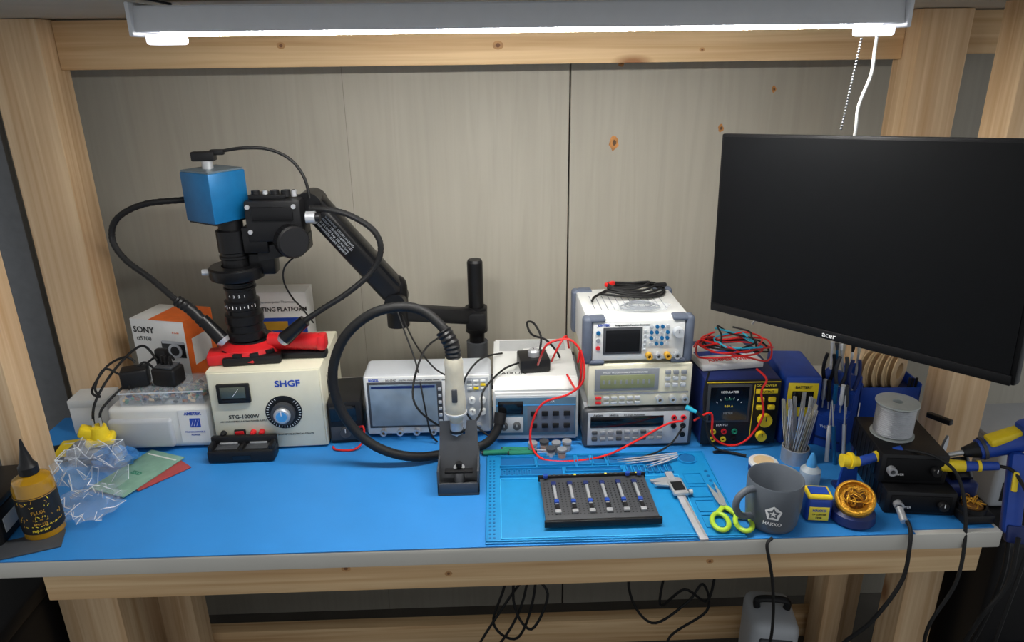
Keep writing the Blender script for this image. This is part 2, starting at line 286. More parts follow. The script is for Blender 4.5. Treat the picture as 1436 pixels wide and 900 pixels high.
for i,(x,y,rz) in enumerate(((-.845,1.555,.3),(-.77,1.56,-.2))):
    t=thing("power_adapter","black plug-in power adapter with folded cord" if i else "glossy black wall charger with cord lying on its side","charger",(x,y,1.049),rz)
    p=P(); p.box((0,0,.022),(.06,.045,.044),BLK,bev=.006,seg=3)
    if i: p.box((0,.0,.046),(.045,.035,.004),DGR,bev=.001)
    p.out("body",t)
    if i:
        for a in (-.01,.0,.012): P().box((a,0,.058),(.004,.008,.024),BLK,bev=.001).out("prong",t)
        P().box((-.03,.03,.05),(.03,.02,.05),BLK,bev=.006).out("plug",t)
    P().tube([(-.03,0,.03),(-.06,.0,.05),(-.08,-.03,.02),(-.07,-.05,.004),(-.09,-.02,.01),(-.06,.03,.045),(-.02,.035,.06),(.0,.03,.047)],.0028,BLKR).out("cord",t)
P().tube([(-.80,1.58,1.10),(-.84,1.60,1.13),(-.89,1.56,1.09),(-.92,1.50,1.03),(-.925,1.485,.97),(-.91,1.482,.93),(-.90,1.478,.97),(-.90,1.485,1.02),(-.86,1.55,1.06)],.003,BLKR).out("charging_cable",None,"black cable draped over the white case","cable")
so=thing("camera_box","white and orange product box for a compact camera","box",(-.825,1.66,1.0125),-.26)
p=P(); p.bx(-.075,.075,0,.11,0,.16,CARD,.001); p.bx(.0752,.0764,.0,.11,0,.16,ORG); p.bx(-.02,.0764,-.001,.111,.1602,.1612,ORG); 
p.T("SONY",.022,-.040,.125,INKK,al='CENTER',bold=.02); p.T("α5100",.016,-.043,.104,INKK); p.bx(.0765,.077,.02,.09,.04,.11,CARD); p.out("carton",so)
p=P(); p.bx(.005,.07,-.0015,0,.065,.105,BLK,.0005); p.cyl((.042,-.001,.083),(.042,-.0035,.083),.019,SLV,n=24); p.cyl((.042,-.003,.083),(.042,-.0045,.083),.012,BLK,n=24); p.bx(.008,.07,-.002,-.001,.101,.108,SLV); p.T("E 16-50",.006,.05,.128,ORG); p.out("printed_picture",so)
hb=thing("white_carton","tall white carton with blue product photo behind the cream box","box",(-.565,1.79,.9))
p=P(); p.bx(-.075,.075,0,.07,0,.295,CARD,.001); p.T("HEATING PLATFORM",.0165,0,.243,INKK,bold=.02,sx=.95); p.T("Microcomputer Thermostat",.009,0,.266,MG); p.bx(-.07,.07,-.001,0,.16,.225,INK); p.bx(-.05,.02,-.002,-.001,.19,.215,GLD); p.out("carton",hb)
sb=thing("small_white_box","small plain white carton beside the pine post","box",(-1.0,1.60,.9),.05)
P().bx(-.045,.045,0,.07,0,.088,CARD,.001).out("carton",sb); P().bx(-.046,.046,-.001,.0705,.07,.0895,WHT,.0005).out("lid",sb)
# ---------------- red base + microscope ----------------
rb=thing("round_work_base","red plastic round base with ribbed grip under the lens","tool",(-.58,1.60,1.1055))
p=P(); p.lathe([(0,0),(.078,0),(.082,.008),(.074,.03),(.055,.04),(0,.04)],RED,n=10); p.box((-.035,-.045,.014),(.1,.055,.028),RED,rot=(0,0,.2),bev=.006); p.box((.02,-.062,.010),(.13,.03,.020),BLK,rot=(0,0,.12),bev=.004)
for a in (-2.2,-1.7,-1.2,-.7): p.box((.074*math.cos(a),.074*math.sin(a),.022),(.012,.02,.012),BLK,rot=(0,0,a),bev=.002)
p.ring((0,0,.036),.05,.03,.008,BLK,n=32); p.out("base",rb)
p=P(); p.cyl((.05,-.015,.036),(.17,-.03,.038),.020,RED,n=16)
for i in range(8): p.ring((.08+i*.011,-.0184-i*.0012,.0364),.0213,.019,.004,RED,(1,-.1,.01),16)
p.box((.176,-.03,.038),(.022,.038,.038),RED,bev=.008); p.box((.13,-.03,.008),(.11,.03,.016),BLK,bev=.004); p.out("grip",rb)
ms=thing("inspection_microscope","black boom microscope with a blue cube camera on top","microscope",(-.046,1.83,.9))
def mp(p,name,label=None): return p.out(name,ms,label,w=True)
PX,PY=-.046,1.83
mp(P().cyl((PX,PY,.905),(PX,PY,1.255),.021,BLKM,n=28).cyl((PX,PY,1.255),(PX,PY,1.262),.021,BLK,r2=.018,n=28),"post")
mp(P().cyl((PX,PY,.8985),(PX,PY,1.03),.029,DGR,n=28).lathe([(0,0),(.055,0),(.055,.012),(0,.012)],BLKM,(PX,PY,.8985)),"post_base")
mp(P().cyl((PX,PY,1.06),(PX,PY,1.13),.030,BLK,n=28).box((PX,PY-.02,1.10),(.055,.05,.05),BLK,bev=.008),"clamp")
mp(P().beam((PX,PY-.01,1.105),(-.235,1.70,1.165),.04,.042,BLK,.010).cyl((-.24,1.70,1.13),(-.24,1.70,1.235),.028,BLKM,n=24).sph((-.24,1.70,1.235),.028,BLKM),"lower_arm")
A0=Vector((-.245,1.69,1.22)); A1=Vector((-.405,1.63,1.455)); d=(A0-A1).normalized()
p=P(); p.beam(A0,A1,.052,.062,BLK,.012,up=(0,-1,0),seg=3); p.beam(A0+Vector((.01,0,.02)),A1+Vector((.012,0,.012)),.03,.05,BLKM,.01,up=(0,-1,0))
X=BX(A1+(A0-A1)*.12+Vector((.006,-.0375,.003)),d,(-.2,-1,.0))
for i,sx_ in enumerate(("WARNING  CRUSH HAZARD","ADJUST TENSION BEFORE USE","MAX LOAD 9 kg  SEE MANUAL","KEEP HANDS CLEAR OF JOINT")): p.text(sx_,.0075,X@Matrix.Translation((.0,.006-i*.009,0)),LG,al='LEFT')
mp(p,"spring_arm"); mp(P().cyl((-.41,1.60,1.455),(-.41,1.67,1.455),.032,BLKM,n=24),"arm_joint"); mp(P().cyl((-.24,1.655,1.20),(-.24,1.74,1.20),.026,BLKM,n=24),"arm_joint")
p=P(); p.box((-.478,1.60,1.432),(.122,.08,.092),BLK,bev=.005); p.box((-.525,1.59,1.39),(.055,.055,.06),BLKM,bev=.004); p.prism([(0,0),(.11,.02),(.11,.055),(.0,.03)],.06,BLK,FX(-.525,1.63,1.340))
p.box((-.478,1.558,1.45),(.09,.006,.03),BLKM,bev=.002); p.box((-.49,1.6,1.482),(.08,.05,.012),BLKM,bev=.002)
for x,r_ in ((-.518,.009),(-.497,.006),(-.476,.010),(-.452,.010),(-.434,.006)): p.cyl((x,1.59,1.482),(x,1.59,1.496),r_,SLV if r_<.009 else BLK,n=14); p.cyl((x,1.59,1.496),(x,1.59,1.497),r_*.5,DGR,n=6)
for x,z in ((-.53,1.465),(-.53,1.41),(-.43,1.465)): p.cyl((x,1.562,z),(x,1.555,z),.005,SLV,n=10)
p.cyl((-.405,1.56,1.44),(-.385,1.56,1.44),.014,SLV,n=16); p.cyl((-.385,1.56,1.44),(-.375,1.56,1.44),.010,BLK,n=12); mp(p,"focus_block")
p=P(); p.lathe([(0,0),(.034,0),(.036,.004),(.036,.03),(.032,.034),(0,.034)],BLK,(-.45,1.565,1.39),(.55,-.83,0),32)
ax=Vector((.55,-.83,0)).normalized(); sd=Vector((.83,.55,0)).normalized()
for i in range(36):
    a=2*PI*i/36; c=Vector((-.45,1.565,1.39))+ax*.017+(sd*math.cos(a)+Vector((0,0,1))*math.sin(a))*.036; p.beam(c-ax*.012,c+ax*.012,.0022,.0022,BLKM,up=(0,0,1))
p.cyl((-.45,1.565,1.39),(-.47,1.595,1.39),.016,SLV,n=16); mp(p,"focus_knob")
CX,CY=-.583,1.59
mp(P().lathe([(0,1.150),(.034,1.150),(.044,1.154),(.044,1.172),(.040,1.174),(.040,1.19),(.043,1.192),(.043,1.212),(.037,1.215),(.037,1.225),(.039,1.227),(.039,1.245),(.033,1.248),(.033,1.272),(.036,1.274),(.036,1.278),(.033,1.28),(.033,1.284),(.036,1.286),(.036,1.29),(.033,1.292),(.033,1.30),(.031,1.302),(.031,1.345),(.034,1.347),(.034,1.352),(.031,1.354),(.031,1.36),(.034,1.362),(.034,1.41),(.027,1.413),(.027,1.435),(0,1.435)],BLKM,(CX,CY,0),n=36),"lens_tube")
mp(P().lathe([(.034,1.3),(.06,1.3),(.062,1.304),(.062,1.324),(.058,1.328),(.034,1.328),(.034,1.3)],BLKM,(CX,CY,0),n=36).cyl((CX-.06,CY-.01,1.314),(CX-.075,CY-.012,1.314),.008,SLV,n=12).box((CX+.06,CY+.01,1.33),(.06,.04,.05),BLKM,bev=.005),"holder_ring")
p=P(); 
for i in range(10):
    a=-.9+i*.22; p.box((CX+.0396*math.sin(a),CY-.0396*math.cos(a),1.236),(.0012,.0012,.008 if i%2 else .004),INKW,rot=(0,0,a))
for i,t_ in enumerate("4321"): p.text(t_,.009,Matrix.Translation((CX,CY,0)),INKW,wrap=(.0334,-.5+i*.35,1.258))
mp(p,"scale_marks")
X=TX(CX-.022,CY,0,math.radians(-33))
mp(P().box((0,0,1.488),(.096,.096,.108),BLU,bev=.004,X=X).box((0,0,1.434),(.088,.088,.006),BLK,X=X),"camera_housing","anodised blue cube camera")
mp(P().box((0,0,1.5435),(.09,.09,.004),CAMT,X=X).cyl((CX-.03,CY,1.545),(CX-.03,CY,1.562),.012,SLV,n=14).box((CX-.035,CY,1.572),(.05,.022,.02),BLK,bev=.003).box((CX-.005,CY,1.58),(.03,.014,.012),BLK,bev=.003),"camera_connector")
mp(P().tube([(CX+.005,CY,1.582),(-.53,1.59,1.588),(-.48,1.6,1.583),(-.435,1.6,1.56),(-.41,1.6,1.52),(-.403,1.6,1.475)],.0035,BLKR),"camera_cable")
mp(P().tube([(-.43,1.56,1.36),(-.465,1.56,1.33),(-.475,1.57,1.29),(-.468,1.6,1.24),(-.47,1.66,1.20),(-.47,1.76,1.12)],.002,BLKR),"sensor_cable")
mp(P().tube([(-.24,1.66,1.20),(-.215,1.62,1.14),(-.185,1.56,1.08),(-.165,1.50,1.0),(-.155,1.50,.93),(-.14,1.50,.905)],.0022,BLKR),"sensor_cable")
mp(P().tube([(-.23,1.68,1.17),(-.19,1.60,1.12),(-.14,1.52,1.09),(-.09,1.50,1.06),(-.07,1.49,1.0)],.002,BLKR),"sensor_cable")
mp(P().tube([(-.55,1.64,1.47),(-.61,1.64,1.478),(-.68,1.61,1.475),(-.77,1.6,1.468),(-.835,1.6,1.437),(-.855,1.6,1.39),(-.83,1.59,1.345),(-.775,1.58,1.30),(-.715,1.56,1.25)],.0065,BLKR,n=10,res=12,rib=.12),"gooseneck")
mp(P().tube([(-.72,1.562,1.254),(-.69,1.555,1.235),(-.66,1.55,1.20)],.012,BLK,n=12,res=8,rib=.15).cyl((-.665,1.552,1.212),(-.625,1.545,1.163),.014,BLKM,r2=.017).cyl((-.625,1.545,1.163),(-.618,1.544,1.155),.017,SLV,r2=.012),"lamp_head")
mp(P().tube([(-.40,1.58,1.455),(-.36,1.57,1.455),(-.31,1.57,1.44),(-.262,1.57,1.405),(-.25,1.57,1.36),(-.275,1.57,1.31),(-.33,1.56,1.265),(-.39,1.55,1.23),(-.44,1.54,1.20)],.0065,BLKR,n=10,res=12,rib=.12),"gooseneck")
mp(P().cyl((-.43,1.542,1.206),(-.48,1.535,1.165),.014,BLKM,r2=.017).cyl((-.48,1.535,1.165),(-.487,1.534,1.158),.017,SLV,r2=.012),"lamp_head")
# ---------------- handheld meter ----------------
cb=thing("handheld_multimeter","black handheld multimeter standing beside the oscilloscope","multimeter",(-.358,1.515,.9),.08)
P().bx(-.038,.04,0,.14,0,.11,BLK,.006).bx(-.034,.034,-.001,0,.01,.045,DGR,.0004).out("body",cb)
P().bx(-.032,.028,-.0022,-.0005,.06,.1,SCRN,.0004).out("screen",cb); knob(cb,0,.03,.014,.006,DGR,y=-.001)
P().tube([(.03,0,.04),(.045,-.02,.05),(.042,-.03,.02),(.02,-.04,.004),(-.02,-.035,.004),(-.03,-.02,.004)],.0025,REDC).out("test_lead",cb)
# ---------------- oscilloscope ----------------
sc=thing("oscilloscope","light grey digital oscilloscope with wide colour screen","oscilloscope",(-.160,1.535,.9))
p=P(); p.bx(-.152,.152,0,.10,.008,.166,LG,.010,3); p.bx(-.148,.148,-.003,.004,.012,.163,WHT,.006)
for x in (-.11,.11): p.box((x,.03,.005),(.03,.03,.01),DGR)
p.T("RIGOL",.0085,-.125,.1525,INK,-.003,bold=.03); p.T("DS1054Z",.0065,-.085,.1525,INKK,-.003); p.T("DIGITAL OSCILLOSCOPE  4 Channel  50MHz  1GSa/s",.005,-.01,.1525,INKK,-.003); p.bx(.044,.144,-.0036,-.003,.016,.156,LG); p.out("body",sc)
p=P(); p.bx(-.142,.035,-.005,-.002,.03,.15,DGR,.001); p.bx(-.136,.022,-.0062,-.005,.036,.144,LCDB); p.bx(-.132,.018,-.0068,-.0062,.135,.141,BLD); p.out("screen",sc)
for i in range(6): P().box((.029,-.006,.045+i*.017),(.008,.003,.008),LG,bev=.001).out("button",sc)
for i in range(3):
    for j in range(3): P().box((.10+j*.016,-.005,.148-i*.0095),(.012,.004,.006),(MG,WHT,WHT,YEL,WHT)[(i+j)%5],bev=.001).out("button",sc)
for j,m in enumerate((YEL,BLU,RED,INK)): P().box((.058,-.005,.108-j*.013),(.011,.004,.007),m,bev=.001).out("button",sc)
for x,z,r in ((.062,.138,.009),(.08,.11,.007),(.08,.085,.007),(.105,.1,.008),(.13,.1,.008),(.105,.07,.008),(.13,.07,.008)): knob(sc,x,z,r,.012,WHT,DGR,y=-.003)
bncs(sc,((-.11,.021),(-.07,.021),(-.03,.021),(.01,.021),(.12,.03)))
# ---------------- hot air station ----------------
st=thing("rework_station","white bench rework station with a blue-grey control panel","soldering station",(.095,1.495,.9),-.02)
p=P(); p.prism([(0,0.008),(.27,.008),(.27,.158),(.03,.158),(0,.135)],.2,WHT,SIDE(-.1),bev=.004)
for x in (-.08,.08):
    for y in (.03,.24): p.cyl((x,y,0),(x,y,.01),.01,BLKR,n=12)
for i in range(14): p.bx(-.085,.085,.19+i*.005,.1915+i*.005,.158,.1584,MG)
p.text("AIXUN",.02,TX(-.05,.045,.1585),INKK); p.out("body",st)
p=P(); p.bx(-.094,.094,-.003,.001,.012,.125,LG,.001); p.bx(-.094,.094,-.0045,-.003,.022,.120,TEAL,.0005); p.bx(-.02,.09,-.0048,-.0045,.03,.1,BGB,.0001)
p.bx(-.088,-.03,-.006,-.004,.078,.112,SCRN,.0005); p.T("HOT AIR",.007,.03,.108,INKW,-.0045); p.bx(-.088,-.03,-.0055,-.0045,.03,.07,LG,.0003); p.bx(-.094,.094,-.0052,-.0045,.1,.103,SKY); p.out("control_panel",st)
for i in range(4): 
    for j in range(2): P().box((-.005+i*.026,-.0065,.048+j*.032),(.015,.005,.012),BLK,bev=.0015).out("button",st)
knob(st,-.075,.05,.009,.012,DGR,y=-.0055); knob(st,-.045,.05,.009,.012,DGR,y=-.0055)
bk=thing("dimmer_box","small black control box with a round knob on top","controller",(.095,1.575,1.0595),.1)
P().bx(-.036,.036,-.03,.04,0,.032,BLK,.004).out("body",bk); P().lathe([(0,0),(.014,0),(.014,.012),(.011,.016),(0,.016)],SLV,(.0,0,.032)).box((0,.006,.0485),(.002,.01,.0008),INKK).out("knob",bk)
P().tube([(-.036,.0,.015),(-.08,-.03,.012),(-.13,-.07,-.02),(-.14,-.10,-.06),(-.18,-.12,-.09),(-.24,-.14,-.06),(-.29,-.12,.0),(-.26,-.02,.07),(-.2,.06,.08)],.0025,BLKR).out("cord",bk)
P().tube([(.02,.04,.02),(.03,.07,.05),(.015,.09,.08),(-.005,.07,.09),(.0,.03,.075),(.03,.0,.07),(.06,.02,.03),(.072,.04,.005)],.0028,BLKR).out("cord",bk)
P().tube([(.02,1.66,1.063),(-.01,1.62,1.075),(-.04,1.55,1.09),(-.07,1.515,1.06),(-.075,1.505,1.0),(-.05,1.50,.95),(-.01,1.485,.92)],.0024,BLKR).out("signal_cable",None,"black signal cable draped over the oscilloscope front","cable")
P().bx(-.03,.05,-.0,.06,0,.0006,CARD).text("MANUAL",.008,TX(.01,.03,.0007),INKK).out("paper_slip",None,"small folded white paper slip on the station","paper",loc=(.115,1.64,1.0595),rz=.2)
# ---------------- instrument stack ----------------
SX=.331
dm=thing("bench_multimeter","dark-faced bench multimeter with wide display at the stack bottom","multimeter",(SX,1.462,.9))
p=P(); p.bx(-.124,.124,.006,.35,.006,.098,LG,.004); p.bx(-.129,.129,-.004,.022,.0,.102,DGR,.012,3); p.bx(-.129,.129,.325,.352,.0,.102,DGR,.012,3); p.out("case",dm)
p=P(); p.bx(-.118,.118,-.0055,-.003,.01,.094,LG,.001); p.bx(-.112,.058,-.0068,-.005,.056,.084,SCRN,.0005)
p.T("Agilent",.008,-.094,.0855,INKK,-.0055,al='CENTER'); p.T("34401A",.007,-.058,.0855,INKK,-.0055); p.T("6½ Digit Multimeter",.006,-.01,.0855,INKK,-.0055); p.out("front_panel",dm)
for j in range(2):
    for i in range(9): P().box((-.102+i*.019,-.008,.044-j*.017),(.013,.006,.008),MG if i%3 else DGR,bev=.0015).out("button",dm)
jacks(dm,[(.082,.078,RED),(.104,.078,RED),(.082,.057,BLK),(.104,.057,BLK),(.104,.034,BLK)],.0065,-.0055)
fc=thing("frequency_counter","cream bench counter with olive display, middle of the stack","instrument",(SX,1.465,1.0025))
p=P(); p.bx(-.116,.116,.004,.32,.008,.108,CRM,.004); p.bx(-.119,.119,-.003,.014,.004,.110,CRM,.006)
for x in (-.09,.09):
    for y in (.04,.28): p.cyl((x,y,0),(x,y,.01),.01,BLKR,n=12)
p.out("case",fc)
p=P(); p.bx(-.104,.042,-.0055,-.002,.045,.1,MG,.001); p.bx(-.092,.032,-.0065,-.005,.052,.085,LCD,.0004); p.T("PM6666  PROGRAMMABLE TIMER/COUNTER",.0052,-.035,.0895,INKW,-.0055)
for i in range(9): p.box((-.084+i*.013,-.0068,.068),(.0045,.0006,.010),MG) 
p.bx(-.104,.112,-.0042,-.002,.036,.040,MG); p.out("display_panel",fc)
for i in range(6):
    for j in range(2): P().box((-.095+i*.018,-.006,.028-j*.012),(.013,.006,.006),LG if i else RED,bev=.001).out("button",fc)
for i in range(3):
    for j in range(3): P().box((.062+i*.018,-.006,.09-j*.016),(.012,.006,.009),LG if j else MG,bev=.001).out("button",fc)
bncs(fc,((.045,.024),(.075,.024),(.103,.024)))
sg=thing("signal_generator","white signal generator with grey bumpers topping the stack","instrument",(SX-.008,1.468,1.1130),.015)
p=P(); p.bx(-.116,.116,.004,.215,.004,.108,WHT,.005)
for y0,y1 in ((-.006,.026),(.19,.222)):
    for x0,x1 in ((-.125,-.104),(.104,.125)): 
        p.bx(x0,x1,y0,y1,0,.112,BGB,.009,3)
    for x0,x1 in ((-.11,-.075),(.075,.11)): p.bx(x0,x1,y0,y1,.100,.112,BGB,.006); p.bx(x0,x1,y0,y1,0,.010,BGB,.005)
for i in range(12): p.bx(-.09+i*.015,-.088+i*.015,.06,.16,.108,.1083,MG)
p.out("case",sg)
p=P(); p.bx(-.103,.103,-.002,.004,.010,.102,WHT,.002); p.bx(-.080,.008,-.0035,-.001,.024,.088,DGR,.001); p.bx(-.074,.002,-.0042,-.0035,.03,.082,SCRN); p.T("JUNTEK",.0075,-.080,.0915,INK,-.002,bold=.03); p.T("Programmable Function Generator",.0055,-.015,.0915,INKK,-.002); p.out("front_panel",sg)
for i in range(5): P().box((.014,-.0035,.034+i*.011),(.006,.004,.006),LG,bev=.001).out("button",sg)
for i in range(4):
    for j in range(4): P().cyl((.028+i*.012,-.001,.088-j*.0135),(.028+i*.012,-.006,.088-j*.0135),.0042,(BLU if (i+j)%3 else LG),n=12).out("button",sg)
for i in range(3): P().cyl((-.091,-.001,.04+i*.018),(-.091,-.005,.04+i*.018),.005,(RED,MG,BLU)[i],n=12).out("button",sg)
knob(sg,.087,.075,.012,.015,LG,DGR,y=-.002)
for i in range(4): P().ring((.024+i*.021,-.002,.02),.0075,.0038,.014,SLV if i%2 else GLD,(0,-1,0),16).out("bnc_connector",sg)
p=P()
for k in range(5):
    ph=k*.5; pts=[]
    for i in range(10):
        a=2*PI*i/10; pts.append((.080*math.cos(a)*(1-.09*k)+.008*math.sin(ph*2),.036*math.sin(a)*(1-.08*k)+.003*k,.005+.004*k+.004*math.sin(2*a+ph)))
    p.tube(pts,.0028,BLKR,closed=True,res=4)
p.tube([(-.07,0,.01),(-.1,-.03,.008),(-.11,-.05,.006)],.003,BLKR); p.box((.07,.0,.02),(.03,.012,.010),BLK,bev=.004); p.box((-.05,.02,.022),(.03,.012,.01),REDC,rot=(0,0,.6),bev=.003)
p.out("test_cable_coil",None,"coiled black test cable lying on the white instrument","cable",loc=(.335,1.62,1.2260),rz=.1)
def crumple(name,label,cat,loc,sx,sy,sz,mat,rz=0,seed=1,res=3,amp=.22,folds=0):
    random.seed(seed); t=bmesh.new(); bmesh.ops.create_icosphere(t,subdivisions=res,radius=1)
    for v in t.verts:
        k=1+random.uniform(-amp,amp); v.co=Vector((v.co.x*sx*k,v.co.y*sy*k,max(0,(v.co.z*.5+.5))*sz*(1+random.uniform(-.25,.25))))
    ed=[(e.verts[0].co.copy(),e.verts[1].co.copy()) for e in t.edges if e.verts[0].co.z>sz*.3]; random.shuffle(ed)
    p=P(); p._add(t,mat)
    for a,b in ed[:folds]:
        if (a-b).length>.004: p.cyl(a,b,.0008,BAGF,n=5)
    return p.out(name,None,label,cat,loc,rz,ang=12)
cbg=thing("clear_bag","clear zip bag with coiled wire on the instrument","bag",(.335,1.525,1.2220))
random.seed(3); t=bmesh.new(); bmesh.ops.create_icosphere(t,subdivisions=3,radius=1)
for v in t.verts: k=1+random.uniform(-.15,.15); v.co=Vector((v.co.x*.07*k,v.co.y*.033*k,max(0,v.co.z*.5+.5)*.014))
P()._add(t,CLR).out("film",cbg,ang=12)
for k in range(3): P().tube([(.045*math.cos(a)*(1-.2*k),.022*math.sin(a),.006+.003*k) for a in [2*PI*i/9 for i in range(9)]],.0018,MG,closed=True,res=4,n=6).out("wire_coil",cbg)
# ---------------- component meter ----------------
ca=thing("lcr_meter","black bench meter with blue case and yellow knobs","meter",(.565,1.452,.9),-.02)
p=P(); p.bx(-.088,.088,.003,.24,.006,.172,BLD,.006); 
for x in (-.07,.07): p.box((x,.02,.004),(.02,.02,.008),BLKR)
p.bx(-.087,.087,-.003,.003,.008,.171,BLK,.002); p.out("case",ca)
p=P(); p.bx(-.080,.020,-.005,-.002,.066,.162,DGR,.001); p.bx(-.074,.014,-.0062,-.005,.072,.156,SCRN)
for i in range(7): 
    a=PI*.25+i*PI*.083; p.box((-.03+.04*math.cos(a),-.0065,.09+.04*math.sin(a)),(.004,.0006,.0012),INKW,rot=(0,-a,0))
for i in range(4): p.T(("REGULATED","12.00 V","0.50 A","METER")[i],.0075,-.03,.142-i*.018,(INKW,GRD,INKY,MG)[i],-.0063)
p.bx(.030,.080,-.005,-.0025,.138,.150,YEL,.001); p.T("OUTPUT",.008,.055,.1405,INKK,-.005); p.T("DC POWER",.009,.053,.155,INKY,-.003); p.T("LCR-TC1",.007,-.04,.056,INKW,-.003)
p.bx(-.084,.084,-.0035,-.0025,.166,.168,YEL); p.bx(.026,.0275,-.0035,-.0025,.02,.16,YEL); p.out("display",ca)
for x,z in ((.042,.124),(.068,.124),(.042,.104),(.068,.104)): P().box((x,-.006,z),(.016,.008,.011),YEL,bev=.002).out("button",ca)
knob(ca,.056,.072,.016,.014,YEL,INKK,y=-.003); knob(ca,.052,.03,.012,.012,YEL,INKK,y=-.003)
jacks(ca,[(-.06,.042,YEL),(-.035,.042,RED),(-.01,.042,GRD),(-.06,.022,YEL),(-.035,.022,YEL),(-.01,.022,BLK)],.0065,-.003,"terminal")
jb=thing("jumper_wire_packet","white packet with red lettering full of jumper leads","packet",(.555,1.535,1.0725),.1)
P().bx(-.075,.075,-.03,.09,0,.018,CARD,.004).text("JUMPER WIRE",.018,TX(0,-.015,.0183),REDC,bold=.02).text("TEST LEADS",.014,TX(0,.06,.0183),INK).bx(-.07,.07,.02,.045,.0181,.0186,INK).out("packet",jb)
random.seed(5)
for k,(m,nm) in enumerate(((REDC,"red"),(REDC,"red"),(BLKR,"black"),(REDC,"red"),(CYAN,"cyan"),(BLKR,"black"))):
    a=random.random()*6
    loop=[(.565+(.088-.009*k)*math.cos(a+i*.8)+random.uniform(-.018,.018),1.54+.06*math.sin(a+i*.8),1.099+.005*k+random.uniform(0,.026)) for i in range(12)]
    P().tube(loop,.0022,m,n=7,res=5).out("test_lead",None,nm+" test lead tangled on top of the black meter","cable")
P().tube([(.45,1.425,.985),(.49,1.43,1.0),(.50,1.43,.94),(.54,1.43,.915),(.58,1.43,.93),(.61,1.43,.99),(.60,1.43,1.05),(.61,1.434,1.08),(.59,1.45,1.10)],.0026,REDC,n=7).out("test_lead",None,"red lead hanging down the front of the black meter","cable")
P().tube([(.50,1.42,.905),(.53,1.42,.905),(.57,1.40,.905)],.003,BLKR).out("test_lead",None,"short black lead lying in front of the black meter","cable")
P().tube([(.48,1.44,1.10),(.473,1.44,1.04),(.48,1.43,.97),(.50,1.42,.92),(.54,1.415,.905)],.0024,BLKR,n=7).out("test_lead",None,"black lead dangling between the stack and black meter","cable")
P().cyl((.43,1.425,1.02),(.452,1.42,1.01),.006,CYAN,r2=.004).cyl((.452,1.42,1.01),(.475,1.42,.99),.004,BLK).out("probe_clip",None,"cyan and black probe clip hanging beside the instrument stack","cable clip")
yb=thing("blue_meter_box","blue box with yellow face panel and small dark window","meter",(.705,1.452,.9),-.1)
P().bx(-.042,.042,0,.16,0,.175,BLP,.008,3).out("case",yb)
P().bx(-.034,.034,-.003,.001,.075,.16,YEL,.003).bx(-.024,.024,-.0045,-.002,.1,.14,SCRN,.001).T("BATTERY",.009,0,.147,INKK,-.003,bold=.02).bx(-.034,.034,-.003,.001,.012,.065,BLD,.002).T("3.00 V",.012,0,.03,INKY,-.003).out("face_panel",yb)
# ---------------- red leads ----------------
P().tube([(.10,1.50,1.10),(.105,1.46,1.14),(.12,1.445,1.175),(.165,1.44,1.185),(.193,1.435,1.15),(.196,1.43,1.09),(.165,1.435,1.055),(.11,1.445,1.03),(.085,1.45,.98),(.08,1.44,.93),(.105,1.41,.905),(.17,1.40,.9035),(.25,1.41,.91),(.32,1.42,.94),(.39,1.43,.975),(.43,1.44,.977)],.0026,REDC,n=7).out("test_lead",None,"long red test lead looping from the box to the meter jacks","cable")
P().tube([(.17,1.52,1.064),(.185,1.46,1.055),(.192,1.437,1.1),(.19,1.437,1.16),(.185,1.44,1.13)],.0026,REDC,n=7).out("test_lead",None,"short red lead curled beside the white station","cable")
P().tube([(.14,1.6,1.063),(.155,1.58,1.11),(.175,1.60,1.13),(.185,1.62,1.09)],.0026,REDC,n=7).out("test_lead",None,"red lead arching on the white station top","cable")
P().tube([(.435,1.452,.956),(.40,1.42,.93),(.36,1.41,.912),(.30,1.40,.9035),(.24,1.405,.9035)],.0022,BLKR,n=7).out("test_lead",None,"black test lead plugged into the bench multimeter","cable")
for i,(x,y) in enumerate(((.085,1.452),(.112,1.458),(.14,1.45),(.165,1.455),(.125,1.425),(.15,1.42))):
    j=thing("sample_jar","small clear jar with metal lid beside the station","jar",(x,y,.9),group="small jars by the station")
    P().lathe([(0,0),(.010,0),(.011,.003),(.011,.016),(.009,.019),(0,.019)],CLR,n=20).lathe([(0,.001),(.009,.001),(.009,.014),(0,.014)],(SLV,BRN,DGR,MG)[i%4],n=20).out("glass",j); P().lathe([(.0,.0195),(.011,.0195),(.011,.025),(0,.025)],(SLV,DGR,MG)[i%3],n=20).out("lid",j)
for i,(x,y,a) in enumerate(((.0,1.443,0.05),(.045,1.453,-.1),(.06,1.438,.0))):
    j=thing("screwdriver","slim screwdriver with a green and black handle lying down","screwdriver",(x,y,.9065),a,group="screwdrivers on the mat")
    P().cyl((-.03,0,0),(.03,0,0),.0062,GRD,n=10).cyl((.03,0,0),(.034,0,0),.0062,BLK,r2=.004).cyl((-.034,0,0),(-.03,0,0),.005,BLK).out("handle",j); P().cyl((.034,0,0),(.075,0,0),.0016,SLV,n=8).out("shaft",j)
